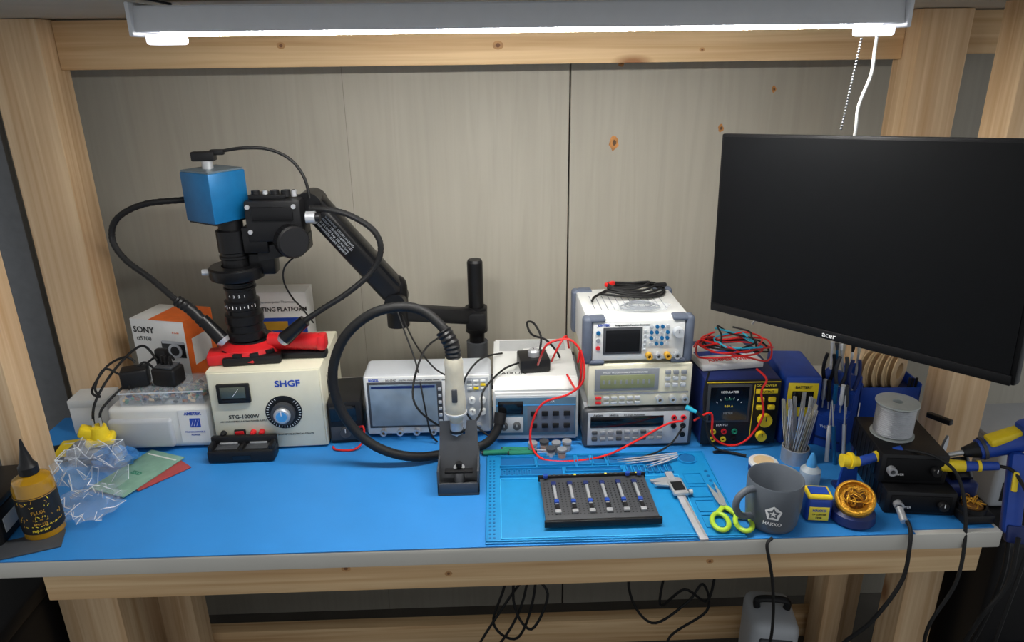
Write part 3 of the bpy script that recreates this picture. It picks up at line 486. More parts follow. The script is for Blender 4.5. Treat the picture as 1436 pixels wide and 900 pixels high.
# ---------------- hot tool stand ----------------
hs=thing("tool_stand","dark grey metal tool rest with V-shaped cradle","stand",(-.081,1.282,.9))
P().bx(-.044,.044,0,.12,0,.006,DGR,.002).bx(-.044,.044,0,.004,.006,.03,DGR,.001).out("base",hs)
Xs=Matrix.Translation((0,.05,.006))@Matrix.Rotation(PI/2-.35,4,'X')
P().prism([(-.044,0),(-.012,0),(-.012,.02),(.012,.02),(.012,0),(.044,0),(.04,.13),(.018,.13),(.014,.10),(-.014,.10),(-.018,.13),(-.04,.13)],.004,DGR,Xs).bx(-.044,-.04,.0,.1,.006,.06,DGR,.001).bx(.04,.044,0,.1,.006,.06,DGR,.001).bx(-.03,.03,.03,.045,.035,.04,BLK,.001).out("cradle",hs)
for x in (-.022,.022): P().lathe([(0,0),(.008,0),(.008,.008),(0,.008)],SLV,(x,.02,.006)).out("screw",hs)
P().cyl((0,.05,.006),(0,.05,.04),.012,SLV,n=16).cyl((0,.05,.04),(0,.05,.05),.007,BLK,n=16).out("nozzle_holder",hs)
hw=thing("hot_air_handpiece","beige hot-air handpiece with thick black hose on a stand","heat gun",(-.085,1.37,1.0))
P().lathe([(0,.03),(.013,.03),(.016,.04),(.021,.05),(.023,.07),(.021,.1),(.019,.15),(.02,.17),(.017,.18),(0,.18)],BEI,n=28).box((0,-.021,.1),(.012,.006,.03),DGR,bev=.002).ring((0,0,.05),.0245,.015,.004,LG).out("handle",hw)
P().lathe([(0,-.03),(.009,-.03),(.009,-.0),(.014,.002),(.014,.03),(0,.03)],SLV).ring((0,0,.005),.0155,.009,.006,BLK).out("nozzle",hw)
P().tube([(-.085,1.37,1.175),(-.088,1.375,1.205),(-.105,1.385,1.235)],.0155,BLK,n=12,res=8,rib=.14).out("strain_relief",hw,w=True)
P().tube([(-.09,1.377,1.215),(-.11,1.39,1.245),(-.15,1.40,1.275),(-.20,1.40,1.283),(-.26,1.40,1.265),(-.315,1.40,1.215),(-.345,1.40,1.14),(-.34,1.40,1.06),(-.305,1.40,.99),(-.25,1.40,.945),(-.18,1.41,.92),(-.10,1.44,.912),(-.03,1.455,.92),(.0,1.468,.945),(.01,1.48,.97)],.0105,BLKR,n=12,res=10,rib=.04).cyl((.008,1.476,.962),(.012,1.488,.985),.014,BLK).out("hose",hw,w=True)
# ---------------- silicone mat ----------------
sm=thing("silicone_work_mat","bright blue silicone repair mat with moulded trays","mat",(-.025,1.118,.9),-.008)
p=P(); p.bx(0,.50,0,.312,0,.004,SIL,.0015)
def rim(x0,x1,y0,y1,w=.002,h=.003,z=.004,m=SIL):
    p.bx(x0,x1,y0,y0+w,z,z+h,m); p.bx(x0,x1,y1-w,y1,z,z+h,m); p.bx(x0,x0+w,y0,y1,z,z+h,m); p.bx(x1-w,x1,y0,y1,z,z+h,m)
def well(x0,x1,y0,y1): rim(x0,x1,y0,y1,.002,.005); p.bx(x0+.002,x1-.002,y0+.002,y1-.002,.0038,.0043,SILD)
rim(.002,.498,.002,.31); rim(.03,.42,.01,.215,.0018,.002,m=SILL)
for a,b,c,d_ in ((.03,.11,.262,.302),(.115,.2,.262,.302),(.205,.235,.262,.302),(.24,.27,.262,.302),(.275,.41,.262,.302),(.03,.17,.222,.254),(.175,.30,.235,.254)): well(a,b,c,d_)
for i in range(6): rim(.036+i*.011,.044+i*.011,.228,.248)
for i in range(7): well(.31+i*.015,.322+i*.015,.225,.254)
p.cyl((.455,.28,.004),(.455,.28,.0065),.018,SILD,n=24); p.ring((.455,.28,.004),.022,.019,.004,SIL)
for i in range(24):
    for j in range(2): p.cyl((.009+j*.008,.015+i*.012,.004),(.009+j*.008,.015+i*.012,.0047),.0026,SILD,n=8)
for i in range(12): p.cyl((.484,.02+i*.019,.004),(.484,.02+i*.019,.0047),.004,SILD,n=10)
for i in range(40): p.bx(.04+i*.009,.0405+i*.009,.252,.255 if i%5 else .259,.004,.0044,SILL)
for i in range(4): rim(.43,.47,.03+i*.05,.07+i*.05,.0015,.002)
p.out("pad",sm)
fx=thing("pcb_holding_fixture","dark grey perforated board holder with six clamps","fixture",(.205,1.155,.9045),.012)
p=P(); p.bx(-.112,.112,0,.155,.012,.016,DGR,.001); p.bx(-.115,.115,-.004,0.003,.006,.020,BLK,.001); p.bx(-.115,.115,.152,.158,.008,.022,BLK,.001)
for x in (-.1,.1):
    for y in (.012,.142): p.cyl((x,y,0),(x,y,.012),.007,BLK)
for i in range(27):
    for j in range(14): p.cyl((-.105+i*.008,.025+j*.0083,.0158),(-.105+i*.008,.025+j*.0083,.0163),.0018,BLK,n=6)
for i in range(20): p.bx(-.105+i*.011,-.1+i*.011,.1525,.1575,.0222,.0225,INKY if i%6==0 else DGR)
p.out("base_plate",fx)
for i in range(6):
    x=-.085+i*.034
    q=P(); q.bx(x-.0035,x+.0035,.028,.128,.018,.0205,MG,.0008); q.bx(x-.0022,x+.0022,.07,.115,.0205,.022,SLV,.0004); q.bx(x-.0055,x+.0055,.120,.133,.017,.022,BLD,.002); q.bx(x-.005,x+.005,.056,.066,.018,.024,BLP,.002); q.bx(x-.006,x+.006,.024,.034,.017,.022,SLV,.001); q.bx(x-.004,x+.004,.036,.05,.0206,.022,BLK); q.out("clamp",fx)
for x in (-.10,.075,.10): P().cyl((x,.148,.022),(x,.148,.028),.005,BLP,n=12).out("thumb_nut",fx)
cp=thing("caliper","steel digital caliper with jaws, laid across the blue mat","caliper",(.388,1.10,.908),.06)
p=P(); p.bx(-.008,.008,0,.235,0,.004,CHR,.0005)
for i in range(60): p.bx(.003,.0075 if i%5==0 else .006,.01+i*.0025,.0104+i*.0025,.004,.0042,INKK)
p.prism([(-.008,.195),(-.045,.20),(-.048,.207),(-.008,.215)],.004,SLV); p.prism([(.008,.2),(.022,.205),(.008,.212)],.004,SLV); p.out("beam",cp)
P().bx(-.016,.016,.14,.192,.0042,.012,SLV,.002).bx(-.012,.012,.15,.182,.012,.0125,BLK).prism([(-.016,.176),(-.042,.182),(-.045,.19),(-.016,.192)],.004,SLV,Matrix.Translation((0,0,.004))).cyl((.018,.15,.006),(.026,.15,.006),.006,SLV).out("slider",cp)
ss=thing("scissors","small steel scissors with yellow-green loop handles","scissors",(.455,1.205,.9095),.08)
P().prism([(-.004,-.01),(.006,-.008),(.006,.035),(-.003,.08),(-.006,.03)],.0015,SLV).prism([(-.006,-.008),(.006,-.01),(.012,.03),(.012,.083),(.004,.035)],.0015,SLV,Matrix.Translation((0,0,.002))).cyl((0,0,0),(0,0,.0055),.005,SLV,n=14).out("blade",ss)
for s_ in (-1,1):
    q=P(); cx,cy=(-.026,-.052) if s_<0 else (.018,-.060)
    pts=[(cx+.016*math.cos(a)+.004*math.sin(a),cy+.026*math.sin(a),.003) for a in [2*PI*i/12 for i in range(12)]]
    q.tube(pts,.0048,LIME,n=10,res=4,closed=True); q.beam((s_*.002,-.006,.003),(cx+s_*-.004,cy+.026,.003),.011,.007,LIME,.003); q.out("handle",ss)
for i,(x0,y0,x1,y1) in enumerate(((.27,1.378,.412,1.400),(.285,1.368,.39,1.390),(.33,1.35,.41,1.392))):
    j=thing("tweezers","slim steel tweezers resting on the blue silicone mat","tweezers",((x0+x1)/2,(y0+y1)/2,.9125),math.atan2(y1-y0,x1-x0),group="tweezers on the mat"); L=math.hypot(x1-x0,y1-y0)/2
    P().prism([(-L,-.001),(0,-.005),(L,-.003),(L,.0)],.0015,CHR).out("arm",j); P().prism([(-L,-.001),(0,-.004),(L,-.003),(L,.0)],.0015,CHR,Matrix.Translation((0,.004,.003))).out("arm",j)
# ---------------- mug ----------------
mg=thing("mug","matte dark grey ceramic mug with a white printed emblem","mug",(.538,1.165,.9))
P().lathe([(0,0),(.041,0),(.046,.003),(.049,.012),(.0525,.05),(.0525,.1),(.0515,.102),(.0495,.1),(.0495,.02),(.044,.01),(0,.009)],MUGM,n=48).out("body",mg,ang=50)
P().tube([(-.047,-.018,.088),(-.066,-.026,.090),(-.082,-.03,.076),(-.084,-.031,.055),(-.070,-.026,.034),(-.047,-.018,.028)],.0068,MUGM,n=12,res=8).out("handle",mg)
A=-.36; RM=.0528
def pent(r,a0=PI/2): return [(r*math.cos(a0+2*PI*i/5),r*math.sin(a0+2*PI*i/5)) for i in range(5)]
def wp(p,pts,mat,z0,off=0):
    t=bmesh.new(); vs=[]
    for x,y in pts:
        a=A+x/RM; q=RM+off; vs.append(t.verts.new((q*math.sin(a),-q*math.cos(a),z0+y)))
    t.faces.new(vs); p._add(t,mat)
p=P(); o5=pent(.0165)
for i in range(5): wp(p,[o5[i],o5[(i+1)%5],(0,0)],INKW,.052,.0004)
s5=pent(.0128); c5=pent(.0068,PI/2+PI/5)
for i in range(5): wp(p,[s5[i],c5[i],(0,0),c5[i-1]],MUGM,.052,.0009)
m5=pent(.0072); n5=pent(.0030,PI/2+PI/5)
for i in range(5): wp(p,[m5[i],n5[i],(0,0),n5[i-1]],INKW,.052,.0013)
p.text("HAKKO",.0098,None,INKW,bold=.01,wrap=(RM,A,.026)); p.out("printed_emblem",mg)
tn=thing("flux_tin","small round flux tin with white lid label","tin",(.588,1.345,.9)); P().lathe([(0,0),(.031,0),(.031,.018),(0,.018)],BLD,n=32).out("tin_body",tn); P().lathe([(0,.018),(.0315,.018),(.0315,.023),(.029,.025),(0,.025)],WHT,n=32).cyl((0,0,.0252),(0,0,.0258),.022,BEI2,n=24).out("lid",tn)
db=thing("dropper_bottle","small translucent dropper bottle with light blue cap","bottle",(.668,1.29,.9)); P().lathe([(0,0),(.02,0),(.021,.004),(.021,.035),(.012,.045),(0,.045)],FOG).out("body",db); P().lathe([(0,.045),(.011,.045),(.009,.058),(.003,.075),(0,.076)],SKY).out("cap",db)
tc=thing("tool_cup","grey metal holder standing upright on the mat","holder",(.675,1.385,.9)); P().lathe([(0,0),(.03,0),(.03,.035),(.027,.035),(.027,.004),(0,.004)],SLV).out("cup",tc)
random.seed(11)
for i in range(14):
    a=2*PI*i/14; q_=.02 if i%2 else .01; x=.675+q_*math.cos(a); y=1.385+q_*math.sin(a); h=.12+.035*random.random()
    j=thing("precision_tweezers","thin steel tweezers standing upright in the holder","tweezers",(x,y,.905),group="tweezers in the holder",rot=(-.16*math.sin(a),.16*math.cos(a),a*.3))
    for s_ in (-1,1): P().prism([(-.0008,0),(.0008,0),(.0048,h*.6),(.0028,h),(-.0028,h),(-.0048,h*.6)],.0014,(BEI if i%5==0 else CHR if i%3 else SLV),Matrix.Translation((0,s_*.0022,0))@Matrix.Rotation(PI/2,4,'X')).out("arm",j)
fb=thing("tip_cleaner_box","small rounded blue container with a yellow framed label","box",(.628,1.155,.9),-.12)
P().bx(-.026,.026,0,.042,0,.056,BLP,.010,3).out("container",fb); P().bx(-.024,.024,.001,.041,.05,.060,YEL,.006,3).bx(-.018,.018,.008,.034,.0600,.0608,BLP).bx(-.019,.019,-.0008,.001,.006,.036,INKY,.0003).T("HAKKO",.0075,0,.026,INK,-.0008,bold=.02).T("TIP CLEANER",.0045,0,.018,INKK,-.0008).T("599B",.006,0,.010,INKK,-.0008).out("label_frame",fb)
bc=thing("brass_tip_cleaner","round tip cleaner with golden wire ball and blue base","tip cleaner",(.700,1.165,.9))
P().lathe([(0,0),(.038,0),(.043,.006),(.041,.022),(.034,.028),(0,.028)],BLD,n=32).out("base",bc)
axv=Vector((-.25,-.5,.83)).normalized()
P().lathe([(.0,-.012),(.03,-.008),(.037,.006),(.037,.018),(.034,.022),(.031,.022),(.031,.012),(0,.012)],GOLD,(.0,.0,.04),axv,32).out("holder",bc)
random.seed(2); p=P(); c=Vector((0,0,.04))+axv*.016
for k in range(26):
    u=Vector((random.uniform(-1,1),random.uniform(-1,1),random.uniform(-1,1))).normalized(); v=u.orthogonal().normalized(); w_=u.cross(v); cc=c+axv*random.uniform(0,.008)+Vector((random.uniform(-1,1),random.uniform(-1,1),random.uniform(-.4,.6)))*.013; rr=random.uniform(.007,.014)
    p.tube([cc+(v*math.cos(a_)+w_*math.sin(a_))*rr for a_ in [2*PI*i/7 for i in range(7)]],.0013,GOLD,n=5,res=3,closed=True)
p.sph(Vector((0,0,.04))+axv*.012,.021,GOLDD); p.out("brass_wool",bc)
# ---------------- black power boxes ----------------
for k,(x,y,z,rz,w_,d_,h_) in enumerate(((.838,1.17,.9,-.13,.135,.17,.052),(.830,1.2,.953,-.12,.130,.16,.066))):
    t=thing("black_power_box","ribbed black power unit, stacked beside the tip cleaner","power supply",(x,y,z),rz,group="stacked black power units")
    p=P(); p.bx(-w_/2,w_/2,0,d_,0,h_,BLK,.004)
    for i in range(7): p.bx(-w_/2-.001,w_/2+.001,.02+i*.02,.026+i*.02,.008,h_-.006,BLKM,.0005)
    p.out("body",t); P().bx(-w_/2+.01,w_/2-.01,-.002,.001,.008,h_-.008,MBLK,.001).T("POWER",.007,-.03,h_*.3,INKW,-.002).out("front_panel",t); knob(t,.04,h_*.5,.01,.01,BLK,y=-.002)
    P().ring((-.045,-.002,h_*.5),.009,.005,.012,SLV,(0,-1,0),16).out("connector",t)
def spool(name,label,x,y,z,r,h,mat,core,rz=0,rot=None,grp=None,hole=.012):
    t=thing(name,label,"spool",(x,y,z),rz,rot=rot,group=grp)
    P().lathe([(hole-.002,0),(r,0),(r,.003),(hole,.003),(hole,h-.003),(r,h-.003),(r,h),(hole-.002,h),(hole-.002,0)],core,n=32).out("reel",t)
    pr=[(hole+.001,.004)]; m=16
    for i in range(m): pr+= [(r*.86,.004+(h-.008)*(i+.1)/m),(r*.9,.004+(h-.008)*(i+.5)/m)]
    pr+=[(hole+.001,h-.004)]; P().lathe(pr,mat,n=32).out("wound_material",t); return t
spool("solder_spool","silver solder wire on a clear reel standing on the black box",.825,1.285,1.0205,.042,.074,SOLD,FOG)
bb=thing("blue_parts_bin","blue plastic bin with black pegs behind the solder","bin",(.925,1.475,.9),-.05)
P().bx(-.07,.07,0,.004,0,.13,BLP,.001).bx(-.07,.07,.096,.10,0,.15,BLP,.001).bx(-.07,-.066,0,.1,0,.14,BLP,.001).bx(.066,.07,0,.1,0,.14,BLP,.001).bx(-.07,.07,0,.1,0,.004,BLP).bx(-.068,.068,.004,.096,.113,.115,BLD).out("bin_body",bb)
for i in range(3): P().cyl((.045+i*.008,.012,.115),(.046+i*.008,.012,.15),.003,BLK,n=10).out("peg",bb)
for i in range(4): spool("tape_roll","beige tape roll standing on edge in the blue bin",.880+.021*i,1.520-.003*i,1.0165+.045,.044,.015,BEI2,BEI2,rot=(PI/2,0,.7),grp="tape rolls in the bin",hole=.022)
# tool rack
tr=thing("tool_rack","angular blue plastic hand-tool rack packed with tools","rack",(.807,1.395,.9),-.75)
P().prism([(0,0),(.085,0),(.085,.165),(.07,.165),(.06,.14),(.04,.135),(.035,.09),(.0,.08)],.080,BLP,SIDE(-.1),bev=.002).T("WIHA",.01,-.06,.05,INKW).bx(-.09,-.025,-.0005,0,.02,.026,BLD).out("rack_body",tr)
TM=MTX[tr.name]; random.seed(9)
def inrack(x,y,z): return TM@Vector((x,y,z))
nm=("navy","yellow","black","red","blue","white","steel","grey")
for i in range(6):
    c=inrack(-.093+i*.0132,.02,.0895); m=(BLD,SLV,BLK,BLU,INKW,DGR)[i]
    t=thing("screwdriver","upright precision screwdriver in the blue rack, "+("navy","steel","black","blue","white","grey")[i]+" handle","screwdriver",c,group="screwdrivers in the blue rack",rot=(random.uniform(-.1,.1),random.uniform(-.12,.02),0))
    P().cyl((0,0,-.0),(0,0,.02),.0018,SLV,n=8).out("shaft",t); P().lathe([(0,.02),(.004,.02),(.0055,.03),(.0042,.05),(.005,.07),(0,.072)],m,n=12).out("handle",t)
for i in range(3):
    c=inrack(-.087+i*.028,.05,.1385); m=(BLK,DGR,BLD)[i]
    t=thing("pliers","small hand pliers with curved "+("black","grey","navy")[i]+" grips in the blue rack","pliers",c,rz=-.5+.2*i,group="pliers in the blue rack")
    for s_ in (-1,1): P().tube([(s_*.004,0,0),(s_*.010,0,.025),(s_*.011,0,.05),(s_*.007,0,.075)],.0042,m,n=10).out("grip",t)
    P().box((0,0,.0015),(.012,.006,.003),SLV).out("joint",t)
for i in range(5):
    c=inrack(-.09+i*.014,.077,.1655); t=thing("brush","thin cleaning brush with pale bristles standing in the rack","brush",c,group="brushes in the blue rack",rot=(random.uniform(-.15,.15),random.uniform(-.2,.0),0))
    P().cyl((0,0,0),(0,0,.055),.003,(INKW,BLU,SLV,INKW,SLV)[i],n=8).out("handle",t); P().cyl((0,0,.055),(0,0,.072),.003,(INKW,DGR,INKW,BLK,BEI)[i],r2=.005,n=8).out("bristles",t)
for i,(x,y,h,m) in enumerate(((.758,1.362,.15,BLU),(.772,1.350,.165,SLV),(.745,1.375,.14,INKW),(.785,1.345,.15,BLD))):
    t=thing("hook_tool","slender probe tool leaning upright against the blue rack","hand tool",(x,y,.9),group="probes beside the rack",rot=(-.18,.06*i-.1,0))
    P().cyl((0,0,0),(0,0,h*.6),.0045,m,n=10).out("handle",t); P().cyl((0,0,h*.6),(0,0,h),.0022,SLV,r2=.001,n=8).out("shaft",t)
si=thing("soldering_iron","yellow and blue soldering iron handle resting on a holder","soldering iron",(.735,1.235,.9))
P().bx(-.022,.022,-.02,.05,0,.012,BLD,.003).prism([(-.02,0),(.02,0),(.014,.06),(-.014,.06)],.006,BLP,FX(0,.03,.01)).out("holder",si)
P().cyl((-.035,0,.090),(.0,-.003,.088),.014,YEL,r2=.010,n=16).ring((-.02,0,.089),.017,.01,.006,YEL,(1,0,-.1)).cyl((0,-.003,.088),(.08,-.008,.117),.010,BLP,r2=.008,n=16).ring((.03,-.005,.099),.0112,.008,.01,YEL,(1,0,.3)).out("handle",si)
P().tube([(.08,-.008,.117),(.12,-.05,.125),(.155,-.08,.095),(.165,-.115,.01),(.155,-.14,-.1),(.12,-.14,-.22),(.14,-.13,-.35),(.17,-.1,-.55)],.0035,BLKR).out("cord",si)
ih=thing("iron_stand","black soldering iron stand with brass wool tray","stand",(.935,1.132,.9))
P().bx(-.030,.032,0,.12,0,.02,BLK,.004).bx(-.030,.032,.058,.115,.02,.055,BLD,.008,3).ring((0,.028,.018),.027,.023,.012,BLK).out("base",ih); P().cyl((.0,.07,.058),(.0,.10,.085),.020,BLKM,r2=.024,n=20).out("holder_coil",ih)
p=P(); random.seed(4); p.sph((.0,.028,.026),.020,GOLDD,sc=(1,1,.7))
for k in range(16):
    u=Vector((random.uniform(-1,1),random.uniform(-1,1),random.uniform(-1,1))).normalized(); v=u.orthogonal().normalized(); w_=u.cross(v); cc=Vector((0,.028,.034))+Vector((random.uniform(-1,1),random.uniform(-1,1),random.uniform(-.2,.5)))*.012; rr=random.uniform(.005,.010)
    p.tube([cc+(v*math.cos(a_)+w_*math.sin(a_))*rr for a_ in [2*PI*i/7 for i in range(7)]],.0012,GOLD,n=5,res=3,closed=True)
p.out("brass_wool",ih)
i2=thing("soldering_iron","yellow nosed soldering iron seated in the black stand","soldering iron",(.925,1.20,.985))
P().cyl((-.045,.0,.006),(-.03,0,.009),.009,YEL,r2=.013).cyl((-.03,.0,.009),(.0,-.01,.012),.013,YEL,r2=.011).cyl((.0,-.01,.012),(.055,-.025,.02),.010,BLP,r2=.008).ring((.02,-.015,.015),.0112,.008,.006,YEL,(1,-.25,.1)).out("handle",i2); P().tube([(.055,-.025,.02),(.07,-.05,.02),(.075,-.10,-.02),(.07,-.125,-.1),(.06,-.125,-.3),(.07,-.1,-.6)],.0035,BLKR).out("cord",i2)
dg=thing("desoldering_gun","blue desoldering gun with yellow trim and pistol grip","desoldering gun",(1.008,1.17,1.022))
P().cyl((-.05,.04,.0),(.05,.025,.035),.020,BLP,r2=.025,n=20).box((.045,.02,.045),(.06,.05,.055),BLP,rot=(0,-.3,0),bev=.01).cyl((-.075,.044,-.008),(-.05,.04,0),.010,BLK,r2=.017).cyl((-.10,.05,-.017),(-.075,.044,-.008),.005,SLV).ring((-.045,.039,.002),.0225,.016,.006,DGR,(1,-.15,.35)).out("barrel",dg)
P().box((.0,.03,.038),(.09,.028,.018),YEL,rot=(0,-.33,0),bev=.005).box((.05,.02,.078),(.04,.035,.014),YEL,rot=(0,-.3,0),bev=.004).out("top_housing",dg)
P().beam((.01,.01,.01),(-.012,-.045,-.14),.032,.036,BLP,.010).beam((-.01,-.02,-.015),(-.018,-.035,-.05),.010,.010,YEL,.003).beam((-.008,-.05,-.115),(-.011,-.06,-.148),.034,.02,BLD,.004).out("grip",dg)
P().tube([(-.012,-.045,-.14),(-.02,-.065,-.22),(-.03,-.06,-.35),(-.06,-.04,-.55)],.0045,BLKR).out("cord",dg)
P().bx(-.03,.03,-.03,.05,0,.008,BLK,.002).beam((0,.02,.008),(.0,.02,.13),.02,.02,BLK,.004).beam((0,.02,.13),(.02,-.03,.135),.012,.012,BLK,.002).out("gun_rest",None,"black upright rest carrying the desoldering gun","stand",loc=(.935,1.325,.9))
wr=thing("wire_stripper","blue and yellow wire stripper leaning on the black rest","pliers",(.93,1.278,.9),rot=(.0,.15,.4))
for s_ in (-1,1): P().tube([(s_*.004,0,.07),(s_*.012,0,.05),(s_*.014,0,.02),(s_*.010,0,0.003)],.0055,(BLP if s_<0 else YEL),n=10).out("grip",wr)
P().prism([(-.008,0),(.008,0),(.006,.03),(.0,.045),(-.006,.03)],.005,SLV,FX(0,.0025,.068)).out("jaw",wr)
cn=thing("nozzle_canister","small black ribbed canister beside the soldering stand","canister",(.955,1.268,.9)); P().lathe([(0,0),(.011,0),(.011,.01),(.009,.012),(.011,.014),(.011,.026),(.009,.028),(.011,.03),(.011,.045),(0,.045)],BLK,n=20).out("canister_body",cn); P().lathe([(0,.0455),(.0115,.0455),(.0115,.055),(0,.055)],BLP,n=20).out("lid",cn)
# ---------------- left clutter ----------------
ob_=thing("oil_bottle","amber liquid bottle with black nozzle cap and dark label","bottle",(-.893,1.205,.9),0)
P().lathe([(0,0),(.033,0),(.036,.004),(.036,.11),(.032,.122),(.014,.133),(0,.133)],OIL,n=36).out("body",ob_)
p=P(); p.lathe([(.0362,.016),(.0366,.016),(.0366,.095),(.0362,.095)],LBL,n=36); 
p.text("FLUX",.010,None,GLD,bold=.0,wrap=(.0368,.5,.060)); p.text("superior",.009,None,INKY,wrap=(.0368,.45,.022)); p.text("RMA 223",.006,None,GLD,wrap=(.0368,.5,.036))
random.seed(21)
for i in range(60): 
    a=random.uniform(-.5,1.6); z=random.choice((random.uniform(.072,.088),random.uniform(.044,.055),random.uniform(.032,.034))); p.box((.0370*math.sin(a),-.0370*math.cos(a),z),(.0010,.0006,random.uniform(.002,.006)),random.choice((GLD,GLD,INKY)),rot=(0,random.uniform(-1.5,1.5),a))
p.ring((0,0,.0925),.0369,.0362,.0012,GLD,n=36); p.out("label",ob_)
P().lathe([(0,.133),(.017,.133),(.017,.148),(.012,.155),(.005,.185),(.002,.205),(0,.205)],BLK,n=24).out("nozzle_cap",ob_)
crumple("plastic_bag","crumpled clear plastic bag next to the amber bottle","bag",(-.865,1.35,.901),.065,.07,.10,BAG,seed=4,amp=.3,folds=70)
crumple("plastic_bag","crumpled clear plastic bag lying flat near the bottle","bag",(-.825,1.26,.901),.055,.05,.045,BAG,seed=8,amp=.3,folds=50)
crumple("blue_zip_bag","small light blue zip bag under the yellow plug","bag",(-.865,1.44,.901),.05,.028,.045,M("blue_film",(70,140,210),.3,alpha=.6),seed=6)
def flat(name,label,cat,x,y,z,w_,d_,rz,m,txt=None,tm=None):
    p=P(); p.bx(-w_/2,w_/2,-d_/2,d_/2,0,.003,m,.001)
    if txt: p.text(txt,.016,TX(0,-.01,.0032),tm or INKK,bold=.02); p.bx(-w_/2+.008,w_/2-.008,d_/2-.02,d_/2-.016,.003,.0034,WHT)
    return p.out(name,None,label,cat,loc=(x,y,z),rz=rz)
flat("foil_pouch","sage green antistatic pouch lying on the mat","pouch",-.80,1.40,.9045,.10,.17,-.4,GRN,"ESD",GRD)
flat("card_packet","red and white cardboard packet under the green pouch","packet",-.765,1.405,.901,.09,.12,-.7,M("dull_red",(160,66,66)))
flat("parts_packet","yellow and white packet of parts by the post","packet",-.99,1.52,.905,.10,.08,.2,YEL,"60V",BLK)
flat("dark_sleeve","dark translucent sleeve lying under the bottle","sleeve",-.90,1.158,.9005,.12,.06,.35,DGR)
flat("dark_card","black printed card under the yellow packet","card",-1.02,1.50,.901,.12,.09,.3,BLK)
ya=thing("plug_adapter","bright yellow multi-socket plug adapter on the clutter","adapter",(-.905,1.465,.945),.3)
P().bx(-.03,.03,-.022,.022,0,.022,YEL,.008,3).cyl((0,0,.02),(0,0,.045),.022,YEL,r2=.017,n=20).box((-.025,0,.035),(.03,.03,.025),YEL,rot=(0,.4,0),bev=.006).out("body",ya)
for x in (-.008,.008): P().box((x,0,.054),(.004,.008,.018),SLV).out("prong",ya)
tl=thing("grey_pouch","grey cable pouch lying under the yellow adapter","pouch",(-.93,1.44,.901)); P().bx(-.05,.03,0,.055,0,.042,MG,.012,3).out("pouch_body",tl); P().bx(-.05,.03,-.001,.002,.02,.024,SLV).out("zipper",tl)
lb=thing("black_tool_case","small dark case with pale trim at the bench end","case",(-1.0,1.20,.9),.1)
P().bx(-.05,.05,-.05,.12,0,.07,BLK,.006).out("case_body",lb); P().bx(-.048,.048,-.048,.118,.07,.085,BLK,.004).bx(.0505,.052,-.03,.02,.02,.05,LG).out("lid",lb)
# ---------------- under the bench ----------------
tb=thing("black_storage_case","black equipment case standing on the floor under the bench","case",(-1.16,1.15,0))
P().bx(-.16,.12,0,.3,0,.62,BLK,.02,3).out("case_body",tb); P().bx(-.165,.125,-.005,.305,.62,.66,BLK,.01).T("HVAC",.05,.04,.58,INKW,-.001,bold=.02).out("lid",tb); P().cyl((.05,-.02,.46),(.11,-.02,.46),.02,YEL).out("latch",tb)
sv=thing("grey_power_tool_case","pale grey boxy device with dark front under the bench","appliance",(.755,1.50,0),-.15)
P().bx(-.065,.065,0,.16,0,.30,LG,.03,4).out("housing",sv); P().bx(-.045,.045,-.008,.01,.1,.26,DGR,.008,3).bx(-.025,.025,-.012,0,.2,.25,BLK,.004).out("front_cover",sv); P().tube([(-.04,.08,.295),(-.036,.08,.325),(.036,.08,.325),(.04,.08,.295)],.01,BLK,n=10).out("handle",sv)
rg=thing("black_machine","black machine with brass fittings on the floor beside the leg","machine",(1.24,1.28,0))
P().bx(-.11,.2,0,.35,0,.74,BLK,.02,3).bx(-.09,.1,-.01,0,.1,.45,DGR,.005).out("housing",rg)
for x,z in ((-.04,.42),(.05,.36)): P().cyl((x,-.01,z),(x,-.06,z),.03,BLKM).cyl((x,-.06,z),(x,-.075,z),.018,GOLD).out("fitting",rg)
gc=thing("grey_crate","pale grey slotted crate stacked beyond the bench end","crate",(1.27,1.40,.742)); p=P(); p.bx(-.10,.14,0,.2,0,.16,LG,.01,3)
for i in range(5): p.bx(-.08+i*.045,-.055+i*.045,-.0008,0,.09,.14,BLK); p.bx(-.08+i*.045,-.055+i*.045,-.0008,0,.02,.07,BLK)
p.out("crate_body",gc); P().bx(-.105,.145,-.005,.205,.16,.172,LG,.004).out("lid",gc)
for k,pts in enumerate(([(.0,1.70,.55),(.02,1.68,.35),(-.02,1.66,.2),(.05,1.64,.16),(.1,1.66,.3),(.11,1.70,.5),(.06,1.66,.25),(-.05,1.62,.1),(-.2,1.6,.03)],[(.40,1.70,.55),(.38,1.68,.3),(.45,1.66,.18),(.55,1.66,.25),(.6,1.68,.3),(.62,1.68,.2),(.5,1.65,.12),(.56,1.6,.03)],[(.5,1.70,.4),(.48,1.69,.22),(.54,1.66,.3),(.62,1.68,.24),(.64,1.69,.4)],[(.06,1.69,.5),(.04,1.66,.28),(.09,1.63,.2),(.14,1.66,.3),(.08,1.68,.34),(.0,1.66,.24),(-.08,1.62,.12),(-.1,1.6,.03)])):
    P().tube(pts,.004,BLKR).out("power_cable",None,"black power cable hanging loosely below the bench","cable")
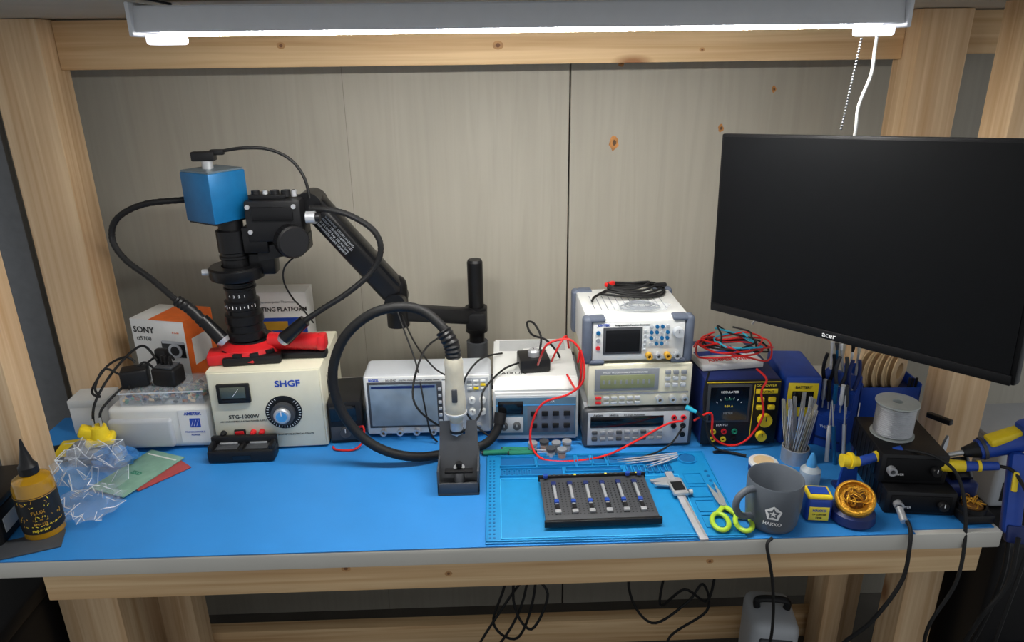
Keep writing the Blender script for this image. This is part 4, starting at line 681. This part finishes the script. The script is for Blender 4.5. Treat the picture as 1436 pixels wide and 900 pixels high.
P().tube([(.52,1.108,.9035),(.508,1.10,.895),(.515,1.095,.86),(.53,1.1,.8),(.55,1.12,.7),(.56,1.14,.6),(.57,1.2,.4)],.0032,BLKR).out("power_cable",None,"black cord running over the bench edge beside the mug","cable")
P().tube([(.79,1.155,.915),(.79,1.12,.912),(.785,1.10,.88),(.78,1.095,.8),(.74,1.1,.7),(.70,1.12,.62),(.68,1.15,.5)],.004,BLKR).lathe([(0,0),(.007,0),(.007,.03),(0,.03)],SLV,(.785,1.13,.915),(.1,.8,.3)).out("power_cable",None,"black cord with metal connector hanging off the bench edge","cable")
P().tube([(.985,1.09,.9),(.98,1.08,.8),(.95,1.09,.7),(.93,1.12,.5)],.0045,BLKR).out("power_cable",None,"thick black cord hanging at the bench end","cable")
P().bx(-1.30,-1.16,1.78,1.80,0,2.3,M("galvanised",(110,112,114),.5,.4),.003).bx(-1.48,-1.299,1.785,1.795,0,2.2,M("grey_board",(90,90,88),.7),.003).out("metal_panel",None,"grey metal panel leaning against the wall beside the frame","panel")
# ---------------- camera, world ----------------
f=1000.0
yaw=math.radians(1.6); pitch=math.radians(20.5); roll=math.radians(0.75)
F=Vector((math.sin(yaw)*math.cos(pitch),math.cos(yaw)*math.cos(pitch),-math.sin(pitch)))
R0=Vector((math.cos(yaw),-math.sin(yaw),0)); U0=R0.cross(F)
R=R0*math.cos(roll)-U0*math.sin(roll); U=U0*math.cos(roll)+R0*math.sin(roll)
cam=bpy.data.cameras.new("camera"); co=bpy.data.objects.new("camera",cam); COL.objects.link(co)
CM=Matrix(((R.x,U.x,-F.x),(R.y,U.y,-F.y),(R.z,U.z,-F.z))).to_4x4(); CM.translation=(0,0,1.77); co.matrix_world=CM
cam.sensor_width=36; cam.lens=36*f/1436; cam.clip_start=.02; SC.camera=co
w=bpy.data.worlds.new("world"); SC.world=w; w.use_nodes=True; bg=w.node_tree.nodes["Background"]; bg.inputs[0].default_value=(.92,.96,1,1); bg.inputs[1].default_value=.50
SC.view_settings.view_transform='Standard'
